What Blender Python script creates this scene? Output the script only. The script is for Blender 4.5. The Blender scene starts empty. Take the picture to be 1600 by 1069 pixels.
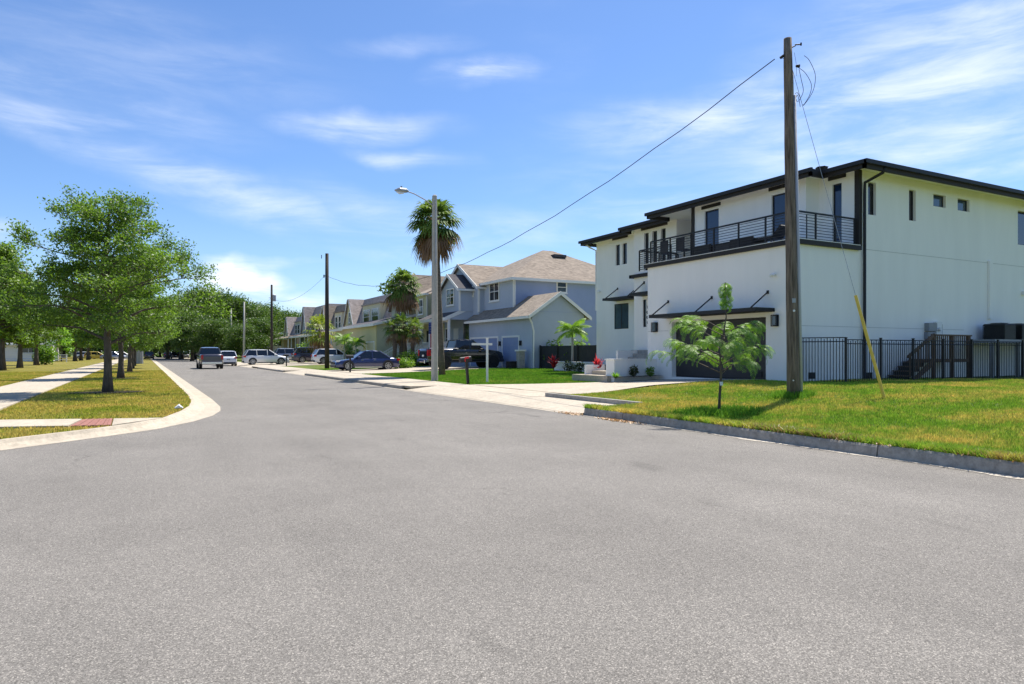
import bpy, math, random
import numpy as np
from mathutils import Vector, Matrix
R = math.radians
SC = bpy.context.scene
COL = SC.collection

# ------------------------------------------------------------------ camera, light, exposure
F = 1075.0                      # focal length in pixels of a 1600 wide frame
YAW = R(28.14); CS, SN = math.cos(YAW), math.sin(YAW)
EYE = 1.5; HZ = 551.0
cam = bpy.data.objects.new('camera', bpy.data.cameras.new('camera'))
COL.objects.link(cam)
cam.location = (0, 0, EYE); cam.rotation_euler = (R(90), 0, -YAW)
cam.data.sensor_width = 36; cam.data.lens = F/1600*36; cam.data.shift_y = 16.5/1600
cam.data.clip_start = 0.1; cam.data.clip_end = 3000
SC.camera = cam

SUN_AZ, SUN_EL = R(62), R(60)
sv = Vector((math.cos(SUN_EL)*math.sin(SUN_AZ), math.cos(SUN_EL)*math.cos(SUN_AZ), math.sin(SUN_EL)))
sun = bpy.data.objects.new('sun', bpy.data.lights.new('sun', 'SUN')); COL.objects.link(sun)
sun.data.energy = 4.6; sun.data.angle = R(0.5); sun.data.color = (1, .95, .87)
sun.rotation_euler = sv.to_track_quat('Z', 'Y').to_euler(); sun.location = (20, 20, 60)

SC.view_settings.view_transform = 'Standard'; SC.view_settings.look = 'None'
SC.view_settings.gamma = 1; SC.view_settings.exposure = 0.8
SC.view_settings.use_curve_mapping = False

W = bpy.data.worlds.new('World'); SC.world = W; W.use_nodes = True
nt = W.node_tree; nt.nodes.clear(); N = nt.nodes.new; LK = nt.links.new
out = N('ShaderNodeOutputWorld'); bg = N('ShaderNodeBackground'); bg.inputs[1].default_value = 0.083
sky = N('ShaderNodeTexSky'); sky.sky_type = 'NISHITA'; sky.sun_disc = False
sky.sun_elevation = SUN_EL; sky.sun_rotation = SUN_AZ
sky.air_density = 1.0; sky.dust_density = 0.3; sky.ozone_density = 3.0
tint = N('ShaderNodeMix'); tint.data_type = 'RGBA'; tint.blend_type = 'MULTIPLY'; tint.inputs[0].default_value = 1
LK(sky.outputs[0], tint.inputs[6]); tint.inputs[7].default_value = (0.76, 0.92, 1.15, 1)
tc = N('ShaderNodeTexCoord'); sep = N('ShaderNodeSeparateXYZ'); LK(tc.outputs['Generated'], sep.inputs[0])
def mth(op, a, b=None):
    n = N('ShaderNodeMath'); n.operation = op
    for i, v in enumerate((a, b)):
        if v is None: continue
        if hasattr(v, 'links'): LK(v, n.inputs[i])
        else: n.inputs[i].default_value = v
    return n.outputs[0]
az = mth('ARCTAN2', sep.outputs[0], sep.outputs[1])
el = mth('ARCSINE', sep.outputs[2])
ae = N('ShaderNodeCombineXYZ'); LK(az, ae.inputs[0]); LK(el, ae.inputs[1])
# soft wisps: noise stretched along the drift, in azimuth / elevation
def noise(vec, loc, rot, scl, scale, detail, rough=.55, dist=0.0):
    m = N('ShaderNodeMapping'); m.inputs[1].default_value = loc; m.inputs[2].default_value = (0, 0, rot); m.inputs[3].default_value = scl
    LK(vec, m.inputs[0]); t = N('ShaderNodeTexNoise'); LK(m.outputs[0], t.inputs[0])
    t.inputs['Scale'].default_value = scale; t.inputs['Detail'].default_value = detail
    t.inputs['Roughness'].default_value = rough; t.inputs['Distortion'].default_value = dist
    return t.outputs[0]
def rng(v, a, b, c=0., d=1.):
    n = N('ShaderNodeMapRange'); n.interpolation_type = 'SMOOTHSTEP'; LK(v, n.inputs[0])
    for i, x in enumerate((a, b, c, d)): n.inputs[i+1].default_value = x
    return n.outputs[0]
# warp the coordinates a little so that no cloud keeps a clean outline
wn = N('ShaderNodeTexNoise'); wn.inputs['Scale'].default_value = 6; wn.inputs['Detail'].default_value = 6; LK(ae.outputs[0], wn.inputs[0])
ws = N('ShaderNodeVectorMath'); ws.operation = 'SUBTRACT'; LK(wn.outputs[1], ws.inputs[0]); ws.inputs[1].default_value = (.5, .5, .5)
wm = N('ShaderNodeVectorMath'); wm.operation = 'MULTIPLY_ADD'; LK(ws.outputs[0], wm.inputs[0]); wm.inputs[1].default_value = (.16, .07, 0); LK(ae.outputs[0], wm.inputs[2])
P = wm.outputs[0]
fine = noise(ae.outputs[0], (0, 0, 0), -.25, (1, 5, 1), 5.0, 8, .62, .4)
soft = noise(ae.outputs[0], (3, 1, 0), -.2, (1, 3, 1), 2.2, 5, .5)
def azel(px, py):
    x = (px-800)/F; v = (HZ-py)/F
    d = Vector((SN + x*CS, CS - x*SN, v)).normalized()
    return math.atan2(d.x, d.y), math.asin(d.z)
def blob(px, py, w, h, rot, amp):
    a, e = azel(px, py)
    m = N('ShaderNodeMapping'); m.vector_type = 'TEXTURE'; m.inputs[1].default_value = (a, e, 0)
    m.inputs[2].default_value = (0, 0, rot); m.inputs[3].default_value = (w, h, 1); LK(P, m.inputs[0])
    l = N('ShaderNodeVectorMath'); l.operation = 'LENGTH'; LK(m.outputs[0], l.inputs[0])
    return rng(l.outputs['Value'], 1.0, 0.0, 0., amp)
acc = None
for b in [(760,118,.13,.026,.0,.85),(560,196,.18,.034,.03,.75),(630,244,.12,.022,-.08,.6),(640,70,.14,.018,.0,.3),
          (60,190,.22,.04,-.25,.6),(330,290,.40,.05,-.32,.7),(640,360,.30,.06,-.2,.5),(130,150,.25,.05,-.1,.45),(240,90,.35,.09,0,.22),
          (1130,170,.32,.06,.12,.8),(1450,120,.46,.19,.35,.8),(1480,215,.36,.06,.22,.8),(1560,262,.16,.025,.1,.7),
          (385,440,.085,.04,-.15,2.4),(345,428,.05,.03,0,2.2),(465,470,.10,.022,-.1,1.8),(830,365,.28,.045,0,.35),(10,370,.05,.02,0,.6),(1050,330,.3,.06,.1,.2),(420,412,.09,.014,0,.6)]:
    v = blob(*b); acc = v if acc is None else mth('MAXIMUM', acc, v)
fm = rng(fine, .30, .78, .10, 1.)
c1 = mth('MULTIPLY', acc, fm)
c2 = mth('MULTIPLY', rng(soft, .48, .85, 0., .4), rng(fine, .3, .75))
cl = mth('MINIMUM', mth('MULTIPLY', mth('MAXIMUM', c1, c2), .88), .92)
lowv = mth('MULTIPLY', rng(el, .22, .0, 0., .10), 1.0)     # paler air towards the horizon
cl2 = mth('MAXIMUM', cl, lowv)
mx = N('ShaderNodeMix'); mx.data_type = 'RGBA'; LK(cl2, mx.inputs[0]); LK(tint.outputs[2], mx.inputs[6]); mx.inputs[7].default_value = (8.2, 8.6, 9.3, 1)
LK(mx.outputs[2], bg.inputs[0]); LK(bg.outputs[0], out.inputs[0])

# ------------------------------------------------------------------ small geometry of the view (where a sight line meets a real plane)
def onX(px, X): p = (px-800)/F; return X*(CS-SN*p)/(SN+CS*p)          # Y on the plane X = const
def onY(px, Y): p = (px-800)/F; return Y*(SN+CS*p)/(CS-SN*p)          # X on the plane Y = const
def dep(X, Y): return X*SN+Y*CS
def zat(X, Y, py): return EYE + (HZ-py)*dep(X, Y)/F
def atd(px, d): r = (px-800)/F*d; return (d*SN+r*CS, d*CS-r*SN)

# ------------------------------------------------------------------ materials
def mat(name, col, rough=.8, var=.12, scale=4., bump=0., bscale=60., metal=0., spec=.5, coat=0., tint2=None, t2=.5, stretch=None, world=False):
    m = bpy.data.materials.new(name); m.use_nodes = True; t = m.node_tree
    b = t.nodes['Principled BSDF']; b.inputs['Roughness'].default_value = rough; b.inputs['Metallic'].default_value = metal
    b.inputs['Specular IOR Level'].default_value = spec; b.inputs['Coat Weight'].default_value = coat
    c = t.nodes.new('ShaderNodeTexCoord'); src = c.outputs['Object']
    if world: src = t.nodes.new('ShaderNodeNewGeometry').outputs['Position']
    if stretch:
        mp = t.nodes.new('ShaderNodeMapping'); mp.inputs[3].default_value = stretch; t.links.new(src, mp.inputs[0]); src = mp.outputs[0]
    n = t.nodes.new('ShaderNodeTexNoise'); n.inputs['Scale'].default_value = scale; n.inputs['Detail'].default_value = 6; n.inputs['Roughness'].default_value = .62
    t.links.new(src, n.inputs[0])
    r = t.nodes.new('ShaderNodeMapRange'); t.links.new(n.outputs[0], r.inputs[0]); r.inputs[1].default_value = .3; r.inputs[2].default_value = .7
    mixn = t.nodes.new('ShaderNodeMix'); mixn.data_type = 'RGBA'; t.links.new(r.outputs[0], mixn.inputs[0])
    a = [max(0, x*(1-var)) for x in col]; z = tint2 if tint2 else [x*(1+var) for x in col]
    mixn.inputs[6].default_value = (*a, 1); mixn.inputs[7].default_value = (*z, 1)
    t.links.new(mixn.outputs[2], b.inputs['Base Color'])
    if bump:
        n2 = t.nodes.new('ShaderNodeTexNoise'); n2.inputs['Scale'].default_value = bscale; n2.inputs['Detail'].default_value = 4; t.links.new(src, n2.inputs[0])
        bp = t.nodes.new('ShaderNodeBump'); bp.inputs['Strength'].default_value = bump; bp.inputs['Distance'].default_value = .02
        t.links.new(n2.outputs[0], bp.inputs['Height']); t.links.new(bp.outputs[0], b.inputs['Normal'])
    return m
def glass(name, col, rough=.06):
    m = mat(name, col, rough, .25, 1.2, spec=.8); return m
def shingle(name, c1, c2):
    m = bpy.data.materials.new(name); m.use_nodes = True; t = m.node_tree; b = t.nodes['Principled BSDF']; b.inputs['Roughness'].default_value = .95
    g = t.nodes.new('ShaderNodeNewGeometry'); v = t.nodes.new('ShaderNodeTexVoronoi'); v.inputs['Scale'].default_value = 4.0
    mp = t.nodes.new('ShaderNodeMapping'); mp.inputs[3].default_value = (1, 1, 3.2); t.links.new(g.outputs['Position'], mp.inputs[0]); t.links.new(mp.outputs[0], v.inputs[0])
    n = t.nodes.new('ShaderNodeTexNoise'); n.inputs['Scale'].default_value = 2.; n.inputs['Detail'].default_value = 7; t.links.new(g.outputs['Position'], n.inputs[0])
    sp = t.nodes.new('ShaderNodeSeparateColor'); t.links.new(v.outputs['Color'], sp.inputs[0])
    ad = t.nodes.new('ShaderNodeMath'); ad.operation = 'MULTIPLY_ADD'; t.links.new(sp.outputs[0], ad.inputs[0]); ad.inputs[1].default_value = .5; t.links.new(n.outputs[0], ad.inputs[2])
    r = t.nodes.new('ShaderNodeMapRange'); t.links.new(ad.outputs[0], r.inputs[0]); r.inputs[1].default_value = .35; r.inputs[2].default_value = 1.1
    mx = t.nodes.new('ShaderNodeMix'); mx.data_type = 'RGBA'; t.links.new(r.outputs[0], mx.inputs[0]); mx.inputs[6].default_value = (*c1, 1); mx.inputs[7].default_value = (*c2, 1)
    t.links.new(mx.outputs[2], b.inputs['Base Color']); return m
def leafmat(name, c1, c2, trans=.35, scale=1.3, rough=.5):
    m = bpy.data.materials.new(name); m.use_nodes = True; t = m.node_tree; t.nodes.clear(); L = t.links.new; A = t.nodes.new
    o = A('ShaderNodeOutputMaterial'); ms = A('ShaderNodeMixShader'); ms.inputs[0].default_value = trans
    p = A('ShaderNodeBsdfPrincipled'); p.inputs['Roughness'].default_value = rough; p.inputs['Specular IOR Level'].default_value = .4
    tr = A('ShaderNodeBsdfTranslucent'); g = A('ShaderNodeNewGeometry')
    n = A('ShaderNodeTexNoise'); n.inputs['Scale'].default_value = scale; n.inputs['Detail'].default_value = 3; L(g.outputs['Position'], n.inputs[0])
    ad = A('ShaderNodeMath'); ad.operation = 'MULTIPLY_ADD'; L(g.outputs['Random Per Island'], ad.inputs[0]); ad.inputs[1].default_value = .6; L(n.outputs[0], ad.inputs[2])
    r = A('ShaderNodeMapRange'); L(ad.outputs[0], r.inputs[0]); r.inputs[1].default_value = .4; r.inputs[2].default_value = 1.15
    mx = A('ShaderNodeMix'); mx.data_type = 'RGBA'; L(r.outputs[0], mx.inputs[0]); mx.inputs[6].default_value = (*c1, 1); mx.inputs[7].default_value = (*c2, 1)
    L(mx.outputs[2], p.inputs['Base Color']); 
    br = A('ShaderNodeMix'); br.data_type = 'RGBA'; br.blend_type = 'MULTIPLY'; br.inputs[0].default_value = 1; L(mx.outputs[2], br.inputs[6]); br.inputs[7].default_value = (1.5, 1.6, .7, 1)
    L(br.outputs[2], tr.inputs[0]); L(p.outputs[0], ms.inputs[1]); L(tr.outputs[0], ms.inputs[2]); L(ms.outputs[0], o.inputs[0]); return m
def grassmat(name, g1, g2, dry, k, trans=.3, blades=True):
    """green and straw-coloured patches placed in world space, shared by soil and blades"""
    m = bpy.data.materials.new(name); m.use_nodes = True; t = m.node_tree; t.nodes.clear(); L = t.links.new; A = t.nodes.new
    o = A('ShaderNodeOutputMaterial'); p = A('ShaderNodeBsdfPrincipled'); p.inputs['Roughness'].default_value = .8; p.inputs['Specular IOR Level'].default_value = .2
    g = A('ShaderNodeNewGeometry')
    def nz(s, d, rr=.6):
        n = A('ShaderNodeTexNoise'); n.inputs['Scale'].default_value = s; n.inputs['Detail'].default_value = d; n.inputs['Roughness'].default_value = rr; L(g.outputs['Position'], n.inputs[0]); return n.outputs[0]
    def mr(v, a, b, c=0, d=1):
        r = A('ShaderNodeMapRange'); L(v, r.inputs[0])
        for i, x in enumerate((a, b, c, d)): r.inputs[i+1].default_value = x
        return r.outputs[0]
    def mix(f, a, b):
        x = A('ShaderNodeMix'); x.data_type = 'RGBA'; L(f, x.inputs[0])
        for i, v in ((6, a), (7, b)):
            if hasattr(v, 'links'): L(v, x.inputs[i])
            else: x.inputs[i].default_value = (*v, 1)
        return x.outputs[2]
    c = mix(mr(nz(5, 5), .35, .65), g1, g2)
    big = A('ShaderNodeMath'); big.operation = 'MULTIPLY_ADD'; L(nz(.45, 4), big.inputs[0]); big.inputs[1].default_value = .9; L(mr(nz(3.5, 6, .7), .3, .7, 0, .35), big.inputs[2])
    c = mix(mr(big.outputs[0], .62-k, .88-k), c, dry)
    if blades:
        s = A('ShaderNodeMath'); s.operation = 'MULTIPLY_ADD'; L(g.outputs['Random Per Island'], s.inputs[0]); s.inputs[1].default_value = .7; s.inputs[2].default_value = .62
        v = A('ShaderNodeVectorMath'); v.operation = 'SCALE'; L(c, v.inputs[0]); L(s.outputs[0], v.inputs[3]); c = v.outputs[0]
        ms = A('ShaderNodeMixShader'); ms.inputs[0].default_value = trans; tr = A('ShaderNodeBsdfTranslucent'); L(c, p.inputs['Base Color']); L(c, tr.inputs[0])
        L(p.outputs[0], ms.inputs[1]); L(tr.outputs[0], ms.inputs[2]); L(ms.outputs[0], o.inputs[0])
    else:
        c2 = mix(mr(nz(26, 6, .8), .3, .7), c, tuple(x*.5 for x in g1)); L(c2, p.inputs['Base Color'])
        bp = A('ShaderNodeBump'); bp.inputs['Strength'].default_value = .9; bp.inputs['Distance'].default_value = .05; L(nz(30, 5, .8), bp.inputs['Height']); L(bp.outputs[0], p.inputs['Normal']); L(p.outputs[0], o.inputs[0])
    return m
def asphalt():
    m = bpy.data.materials.new('asphalt'); m.use_nodes = True; t = m.node_tree; L = t.links.new; A = t.nodes.new; p = t.nodes['Principled BSDF']
    p.inputs['Roughness'].default_value = .92; p.inputs['Specular IOR Level'].default_value = .25; g = A('ShaderNodeNewGeometry')
    def nz(s, d, rr=.6, st=None):
        n = A('ShaderNodeTexNoise'); n.inputs['Scale'].default_value = s; n.inputs['Detail'].default_value = d; n.inputs['Roughness'].default_value = rr
        if st:
            mp = A('ShaderNodeMapping'); mp.inputs[3].default_value = st; L(g.outputs['Position'], mp.inputs[0]); L(mp.outputs[0], n.inputs[0])
        else: L(g.outputs['Position'], n.inputs[0])
        return n.outputs[0]
    v = A('ShaderNodeTexVoronoi'); v.inputs['Scale'].default_value = 165; L(g.outputs['Position'], v.inputs[0])
    sp = A('ShaderNodeSeparateColor'); L(v.outputs['Color'], sp.inputs[0])
    cr = A('ShaderNodeValToRGB'); e = cr.color_ramp.elements; L(sp.outputs[0], cr.inputs[0])
    e[0].position = 0; e[0].color = (.095, .087, .077, 1); e[1].position = 1; e[1].color = (.36, .33, .285, 1)
    for pos, c in ((.25, (.136, .126, .111, 1)), (.55, (.174, .161, .142, 1)), (.85, (.22, .203, .18, 1))):
        q = cr.color_ramp.elements.new(pos); q.color = c
    def mul(c, f):
        x = A('ShaderNodeVectorMath'); x.operation = 'SCALE'; L(c, x.inputs[0]); L(f, x.inputs[3]); return x.outputs[0]
    def mr(v, a, b, c, d):
        r = A('ShaderNodeMapRange'); L(v, r.inputs[0])
        for i, x in enumerate((a, b, c, d)): r.inputs[i+1].default_value = x
        return r.outputs[0]
    c = mul(cr.outputs[0], mr(nz(.33, 6, .65), .3, .7, .90, 1.20))
    c = mul(c, mr(nz(.9, 3, .5, (1.6, .5, 1)), .66, .74, 1.0, .80))
    c = mul(c, mr(nz(40, 4, .75), .3, .7, .84, 1.16))
    c = mul(c, mr(nz(1.2, 6, .7, (1, .12, 1)), .3, .7, .93, 1.07))
    # a few hairline cracks and stains
    w = A('ShaderNodeTexVoronoi'); w.feature = 'DISTANCE_TO_EDGE'; w.inputs['Scale'].default_value = .22
    dn = A('ShaderNodeTexNoise'); dn.inputs['Scale'].default_value = 1.5; dn.inputs['Detail'].default_value = 6; L(g.outputs['Position'], dn.inputs[0])
    av = A('ShaderNodeVectorMath'); av.operation = 'MULTIPLY_ADD'; L(dn.outputs[1], av.inputs[0]); av.inputs[1].default_value = (1.2, 1.2, 0); L(g.outputs['Position'], av.inputs[2]); L(av.outputs[0], w.inputs[0])
    ck = mr(w.outputs['Distance'], .0, .005, .5, 1.0)
    gate = mr(nz(.16, 2), .53, .60, 0, .7)
    gm = A('ShaderNodeMix'); gm.data_type = 'FLOAT'; L(gate, gm.inputs[0]); gm.inputs[2].default_value = 1; L(ck, gm.inputs[3])
    c = mul(c, gm.outputs[0]); L(c, p.inputs['Base Color'])
    bp = A('ShaderNodeBump'); bp.inputs['Strength'].default_value = .55; bp.inputs['Distance'].default_value = .006; L(nz(110, 4, .8), bp.inputs['Height']); L(bp.outputs[0], p.inputs['Normal'])
    return m
def concrete(name, col, stain=.25):
    m = mat(name, col, .9, .1, 1.1, bump=.25, bscale=120, world=True); t = m.node_tree; b = t.nodes['Principled BSDF']
    base = b.inputs['Base Color'].links[0].from_socket; g = t.nodes.new('ShaderNodeNewGeometry')
    n = t.nodes.new('ShaderNodeTexNoise'); n.inputs['Scale'].default_value = 9; n.inputs['Detail'].default_value = 9; n.inputs['Roughness'].default_value = .75; t.links.new(g.outputs['Position'], n.inputs[0])
    r = t.nodes.new('ShaderNodeMapRange'); t.links.new(n.outputs[0], r.inputs[0]); r.inputs[1].default_value = .28; r.inputs[2].default_value = .6; r.inputs[3].default_value = 1-stain; r.inputs[4].default_value = 1.05
    v = t.nodes.new('ShaderNodeVectorMath'); v.operation = 'SCALE'; t.links.new(base, v.inputs[0]); t.links.new(r.outputs[0], v.inputs[3]); t.links.new(v.outputs[0], b.inputs['Base Color']); return m

M = dict(
 asphalt=asphalt(), conc=concrete('pale_concrete', (.47, .405, .31), .36), conc2=concrete('grey_concrete', (.40, .375, .33), .45), kerbc=concrete('weathered_kerb_concrete', (.38, .34, .285), .5),
 gutter=concrete('gutter_concrete', (.55, .49, .40), .35),
 lawnR=grassmat('right_lawn_soil', (.09, .15, .016), (.15, .23, .024), (.36, .30, .06), .05, blades=False),
 bladeR=grassmat('right_lawn_blades', (.20, .36, .03), (.33, .50, .045), (.72, .56, .12), .10),
 lawnL=grassmat('left_verge_soil', (.17, .18, .02), (.28, .25, .03), (.38, .28, .06), .14, blades=False),
 bladeM=grassmat('green_lawn_blades', (.12, .27, .02), (.22, .42, .035), (.45, .45, .08), -.06),
 deadb=leafmat('dry_thatch', (.20, .12, .05), (.50, .36, .16), .1),
 bladeL=grassmat('left_verge_blades', (.28, .36, .035), (.50, .50, .055), (.68, .53, .12), .14),
 lawnF=grassmat('far_grass', (.10, .17, .02), (.17, .24, .025), (.32, .27, .06), .05, blades=False),
 stucco=mat('white_stucco', (.89, .865, .815), .9, .04, .9, bump=.35, bscale=45, world=True, stretch=(1.3, 1.3, .22)),
 black=mat('black_metal', (.010, .010, .012), .6, .2, 6), brown=mat('dark_bronze_fascia', (.016, .012, .010), .65, .2, 5),
 gdoor=mat('charcoal_door', (.02, .019, .022), .5, .15, 3), glassb=glass('blue_glass', (.012, .028, .075), .04), glassd=glass('dark_glass', (.012, .015, .022), .05),
 glassg=glass('grey_blue_glass', (.05, .08, .12), .05),
 wood=mat('weathered_pole_wood', (.17, .13, .095), .95, .7, 3, bump=.8, bscale=12, stretch=(6, 6, .5)), woodd=mat('dark_deck_wood', (.14, .09, .06), .9, .3, 6),
 polec=mat('spun_concrete_pole', (.42, .40, .35), .9, .12, 5, bump=.2), galv=mat('galvanised_metal', (.35, .36, .37), .5, .15, 8, metal=.6), pvc=mat('grey_pvc_conduit', (.42, .43, .45), .55, .06, 5),
 wire=mat('black_wire', (.02, .02, .022), .6, .1, 5), yellow=mat('yellow_guard_plastic', (.72, .50, .07), .6, .08, 5),
 bark=mat('grey_bark', (.105, .085, .065), .95, .45, 9, bump=1., bscale=25, stretch=(1, 1, .25)), barkp=mat('palm_trunk_bark', (.15, .115, .085), .95, .4, 8, bump=1., bscale=14, stretch=(.6, .6, 2.5)),
 oak=leafmat('oak_leaves', (.055, .115, .016), (.17, .27, .04), .42, .9), oak2=leafmat('far_oak_leaves', (.035, .08, .013), (.125, .20, .03), .25, .35),
 pine=leafmat('pine_needles', (.07, .14, .02), (.17, .26, .035), .35, .8), lime=leafmat('lime_leaves', (.12, .26, .03), (.26, .42, .06), .4), poin=leafmat('feathery_leaves', (.085, .19, .025), (.25, .40, .06), .35, 7.),
 palm=leafmat('palm_leaves', (.05, .105, .02), (.19, .27, .05), .3, 1.2, .7), palmy=leafmat('yellow_palm_leaves', (.14, .22, .03), (.35, .38, .06), .3), dead=leafmat('dead_palm_leaves', (.16, .09, .045), (.28, .17, .09), .2),
 red=leafmat('red_leaves', (.25, .012, .03), (.65, .05, .09), .35, 6.), bush=leafmat('bush_leaves', (.08, .17, .02), (.22, .35, .05), .35, 3.), darkleaf=leafmat('dark_shrub_leaves', (.03, .04, .02), (.10, .12, .05), .3, 3.),
 blue=mat('blue_siding', (.32, .38, .54), .8, .05, 1.), blue2=mat('grey_blue_stucco', (.41, .465, .55), .85, .05, 1., bump=.15), bdoor=mat('blue_garage_door', (.24, .30, .47), .6, .05, 2),
 white=mat('white_trim', (.78, .77, .73), .6, .04, 2), cream=mat('cream_siding', (.64, .59, .40), .8, .06, 1.), yell=mat('yellow_stucco', (.62, .55, .30), .85, .05, 1.), olive=mat('olive_siding', (.50, .49, .33), .8, .06, 1.), tan=mat('tan_siding', (.46, .36, .27), .8, .06, 1.), green=mat('dark_green_siding', (.06, .10, .07), .8, .1, 1.),
 grey=mat('grey_siding', (.30, .32, .33), .8, .06, 1.), shb=shingle('brown_shingles', (.14, .11, .082), (.29, .235, .18)), shd=shingle('dark_shingles', (.045, .04, .045), (.09, .085, .09)), shl=shingle('light_brown_shingles', (.18, .145, .11), (.33, .27, .205)),
 shm=shingle('mauve_brown_shingles', (.27, .22, .19), (.46, .39, .34)),
 rubber=mat('tyre_rubber', (.015, .015, .016), .85, .1, 5), rim=mat('alloy_rim', (.45, .46, .48), .3, .05, 5, metal=.8), chrome=mat('chrome', (.7, .7, .72), .15, .05, 5, metal=1.), redl=mat('red_lamp_lens', (.45, .01, .012), .2, .1, 5), clear=mat('clear_lamp_lens', (.75, .77, .8), .15, .05, 5),
 pblack=mat('black_car_paint', (.008, .008, .01), .2, .1, 3, coat=1.), pblue=mat('blue_car_paint', (.03, .04, .12), .25, .1, 3, metal=.3, coat=1.), pwhite=mat('white_car_paint', (.75, .76, .78), .3, .03, 3, coat=1.), pnavy=mat('navy_car_paint', (.02, .022, .055), .25, .1, 3, coat=1.), pgrey=mat('grey_brown_car_paint', (.085, .08, .10), .3, .1, 3, metal=.3, coat=1.), psilver=mat('silver_car_paint', (.35, .37, .42), .3, .05, 3, metal=.5, coat=1.), pyel=mat('yellow_paint', (.6, .45, .08), .4, .05, 3),
 joint=mat('shadow_joint_grey', (.5, .49, .46), .9, .05, 3),
 plast=mat('black_plastic', (.02, .02, .022), .6, .1, 5), cush=mat('grey_cushion', (.42, .36, .34), .95, .08, 8), brick=mat('red_clay_paver', (.29, .125, .095), .9, .25, 12), mulch=mat('mulch', (.055, .035, .02), .95, .6, 25, bump=1., bscale=50),
 litter=mat('white_litter', (.8, .8, .8), .7, .03, 5), leaflit=leafmat('fallen_leaves', (.25, .12, .05), (.5, .28, .1), .1), acm=mat('ac_dark_grille', (.014, .016, .018), .5, .2, 10), acg=mat('ac_grey', (.25, .26, .27), .5, .1, 5), skyflag=mat('flag_blue', (.03, .05, .22), .8, .1, 5), flagr=mat('flag_red', (.5, .03, .05), .8, .1, 5), flagw=mat('flag_white', (.75, .74, .74), .8, .05, 5), redp=mat('red_plastic', (.6, .02, .03), .5, .1, 5), fence=mat('black_board', (.022, .024, .026), .75, .25, 4),
 dirt=mat('dirt', (.16, .12, .08), .95, .4, 12, bump=.8, bscale=40, world=True))

# ------------------------------------------------------------------ mesh builder and bookkeeping
class MB:
    def __init__(s): s.v = []; s.f = []; s.mi = []; s.cur = 0
    def poly(s, pts):
        b = len(s.v); s.v += [tuple(p) for p in pts]; s.f.append(tuple(range(b, b+len(pts)))); s.mi.append(s.cur); return s
    def mesh(s, vs, fs):
        b = len(s.v); s.v += [tuple(p) for p in vs]
        for f in fs: s.f.append(tuple(i+b for i in f)); s.mi.append(s.cur)
        return s
    def box(s, x0, x1, y0, y1, z0, z1):
        x0, x1 = min(x0, x1), max(x0, x1); y0, y1 = min(y0, y1), max(y0, y1); z0, z1 = min(z0, z1), max(z0, z1)
        return s.mesh([(x0,y0,z0),(x1,y0,z0),(x1,y1,z0),(x0,y1,z0),(x0,y0,z1),(x1,y0,z1),(x1,y1,z1),(x0,y1,z1)],
                      [(0,3,2,1),(4,5,6,7),(0,1,5,4),(1,2,6,5),(2,3,7,6),(3,0,4,7)])
    def bbox(s, x0, x1, y0, y1, z0, z1, c=.02):       # box with chamfered vertical edges and top
        p = [(x0+c,y0),(x1-c,y0),(x1,y0+c),(x1,y1-c),(x1-c,y1),(x0+c,y1),(x0,y1-c),(x0,y0+c)]
        mx_, my_ = (x0+x1)/2, (y0+y1)/2
        q = [(x+(c if x < mx_ else -c), y+(c if y < my_ else -c)) for x, y in p]
        v = [(x,y,z0) for x,y in p]+[(x,y,z1-c) for x,y in p]+[(x,y,z1) for x,y in q]
        f = [tuple(reversed(range(8))), tuple(range(16,24))]+[(i,(i+1)%8,8+(i+1)%8,8+i) for i in range(8)]+[(8+i,8+(i+1)%8,16+(i+1)%8,16+i) for i in range(8)]
        return s.mesh(v, f)
    def face(s, fc, c, u0, u1, z0, z1, o=0., i=0.):   # a box on a facade plane: fc 'x' faces -X, 'y' faces -Y
        return s.box(c-o, c+i, u0, u1, z0, z1) if fc == 'x' else s.box(u0, u1, c-o, c+i, z0, z1)
    def prism(s, pts, off):                           # polygon pts (3D) extruded by vector off
        n = len(pts); off = Vector(off); a = [Vector(p) for p in pts]
        return s.mesh(a+[p+off for p in a], [tuple(reversed(range(n))), tuple(range(n, 2*n))]+[(i,(i+1)%n,n+(i+1)%n,n+i) for i in range(n)])
    def tube(s, pts, rad, n=8, caps=True):
        pts = [Vector(p) for p in pts]; rad = rad if hasattr(rad, '__len__') else [rad]*len(pts); b = len(s.v); up = None
        for i, p in enumerate(pts):
            d = (pts[min(i+1, len(pts)-1)]-pts[max(i-1, 0)])
            d = d.normalized() if d.length > 1e-9 else Vector((0,0,1))
            if up is None: up = Vector((1,0,0)) if abs(d.z) > .8 else Vector((0,0,1))
            a = (up-d*up.dot(d)).normalized(); c = d.cross(a); up = a
            for k in range(n):
                t = 2*math.pi*k/n; s.v.append(tuple(p+(a*math.cos(t)+c*math.sin(t))*rad[i]))
        for i in range(len(pts)-1):
            for k in range(n): s.f.append((b+i*n+k, b+i*n+(k+1)%n, b+(i+1)*n+(k+1)%n, b+(i+1)*n+k)); s.mi.append(s.cur)
        if caps: 
            s.f.append(tuple(b+k for k in reversed(range(n)))); s.mi.append(s.cur)
            e = b+(len(pts)-1)*n; s.f.append(tuple(e+k for k in range(n))); s.mi.append(s.cur)
        return s
    def build(s, name, m, parent=None, smooth=False, **kw):
        me = bpy.data.meshes.new(name); me.from_pydata(s.v, [], s.f)
        ms = m if isinstance(m, (list, tuple)) else [m]
        for x in ms: me.materials.append(M[x] if isinstance(x, str) else x)
        if len(ms) > 1: me.polygons.foreach_set('material_index', s.mi)
        if smooth: me.polygons.foreach_set('use_smooth', [True]*len(me.polygons))
        me.validate(); me.update()
        return link(name, me, parent, **kw)
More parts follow.
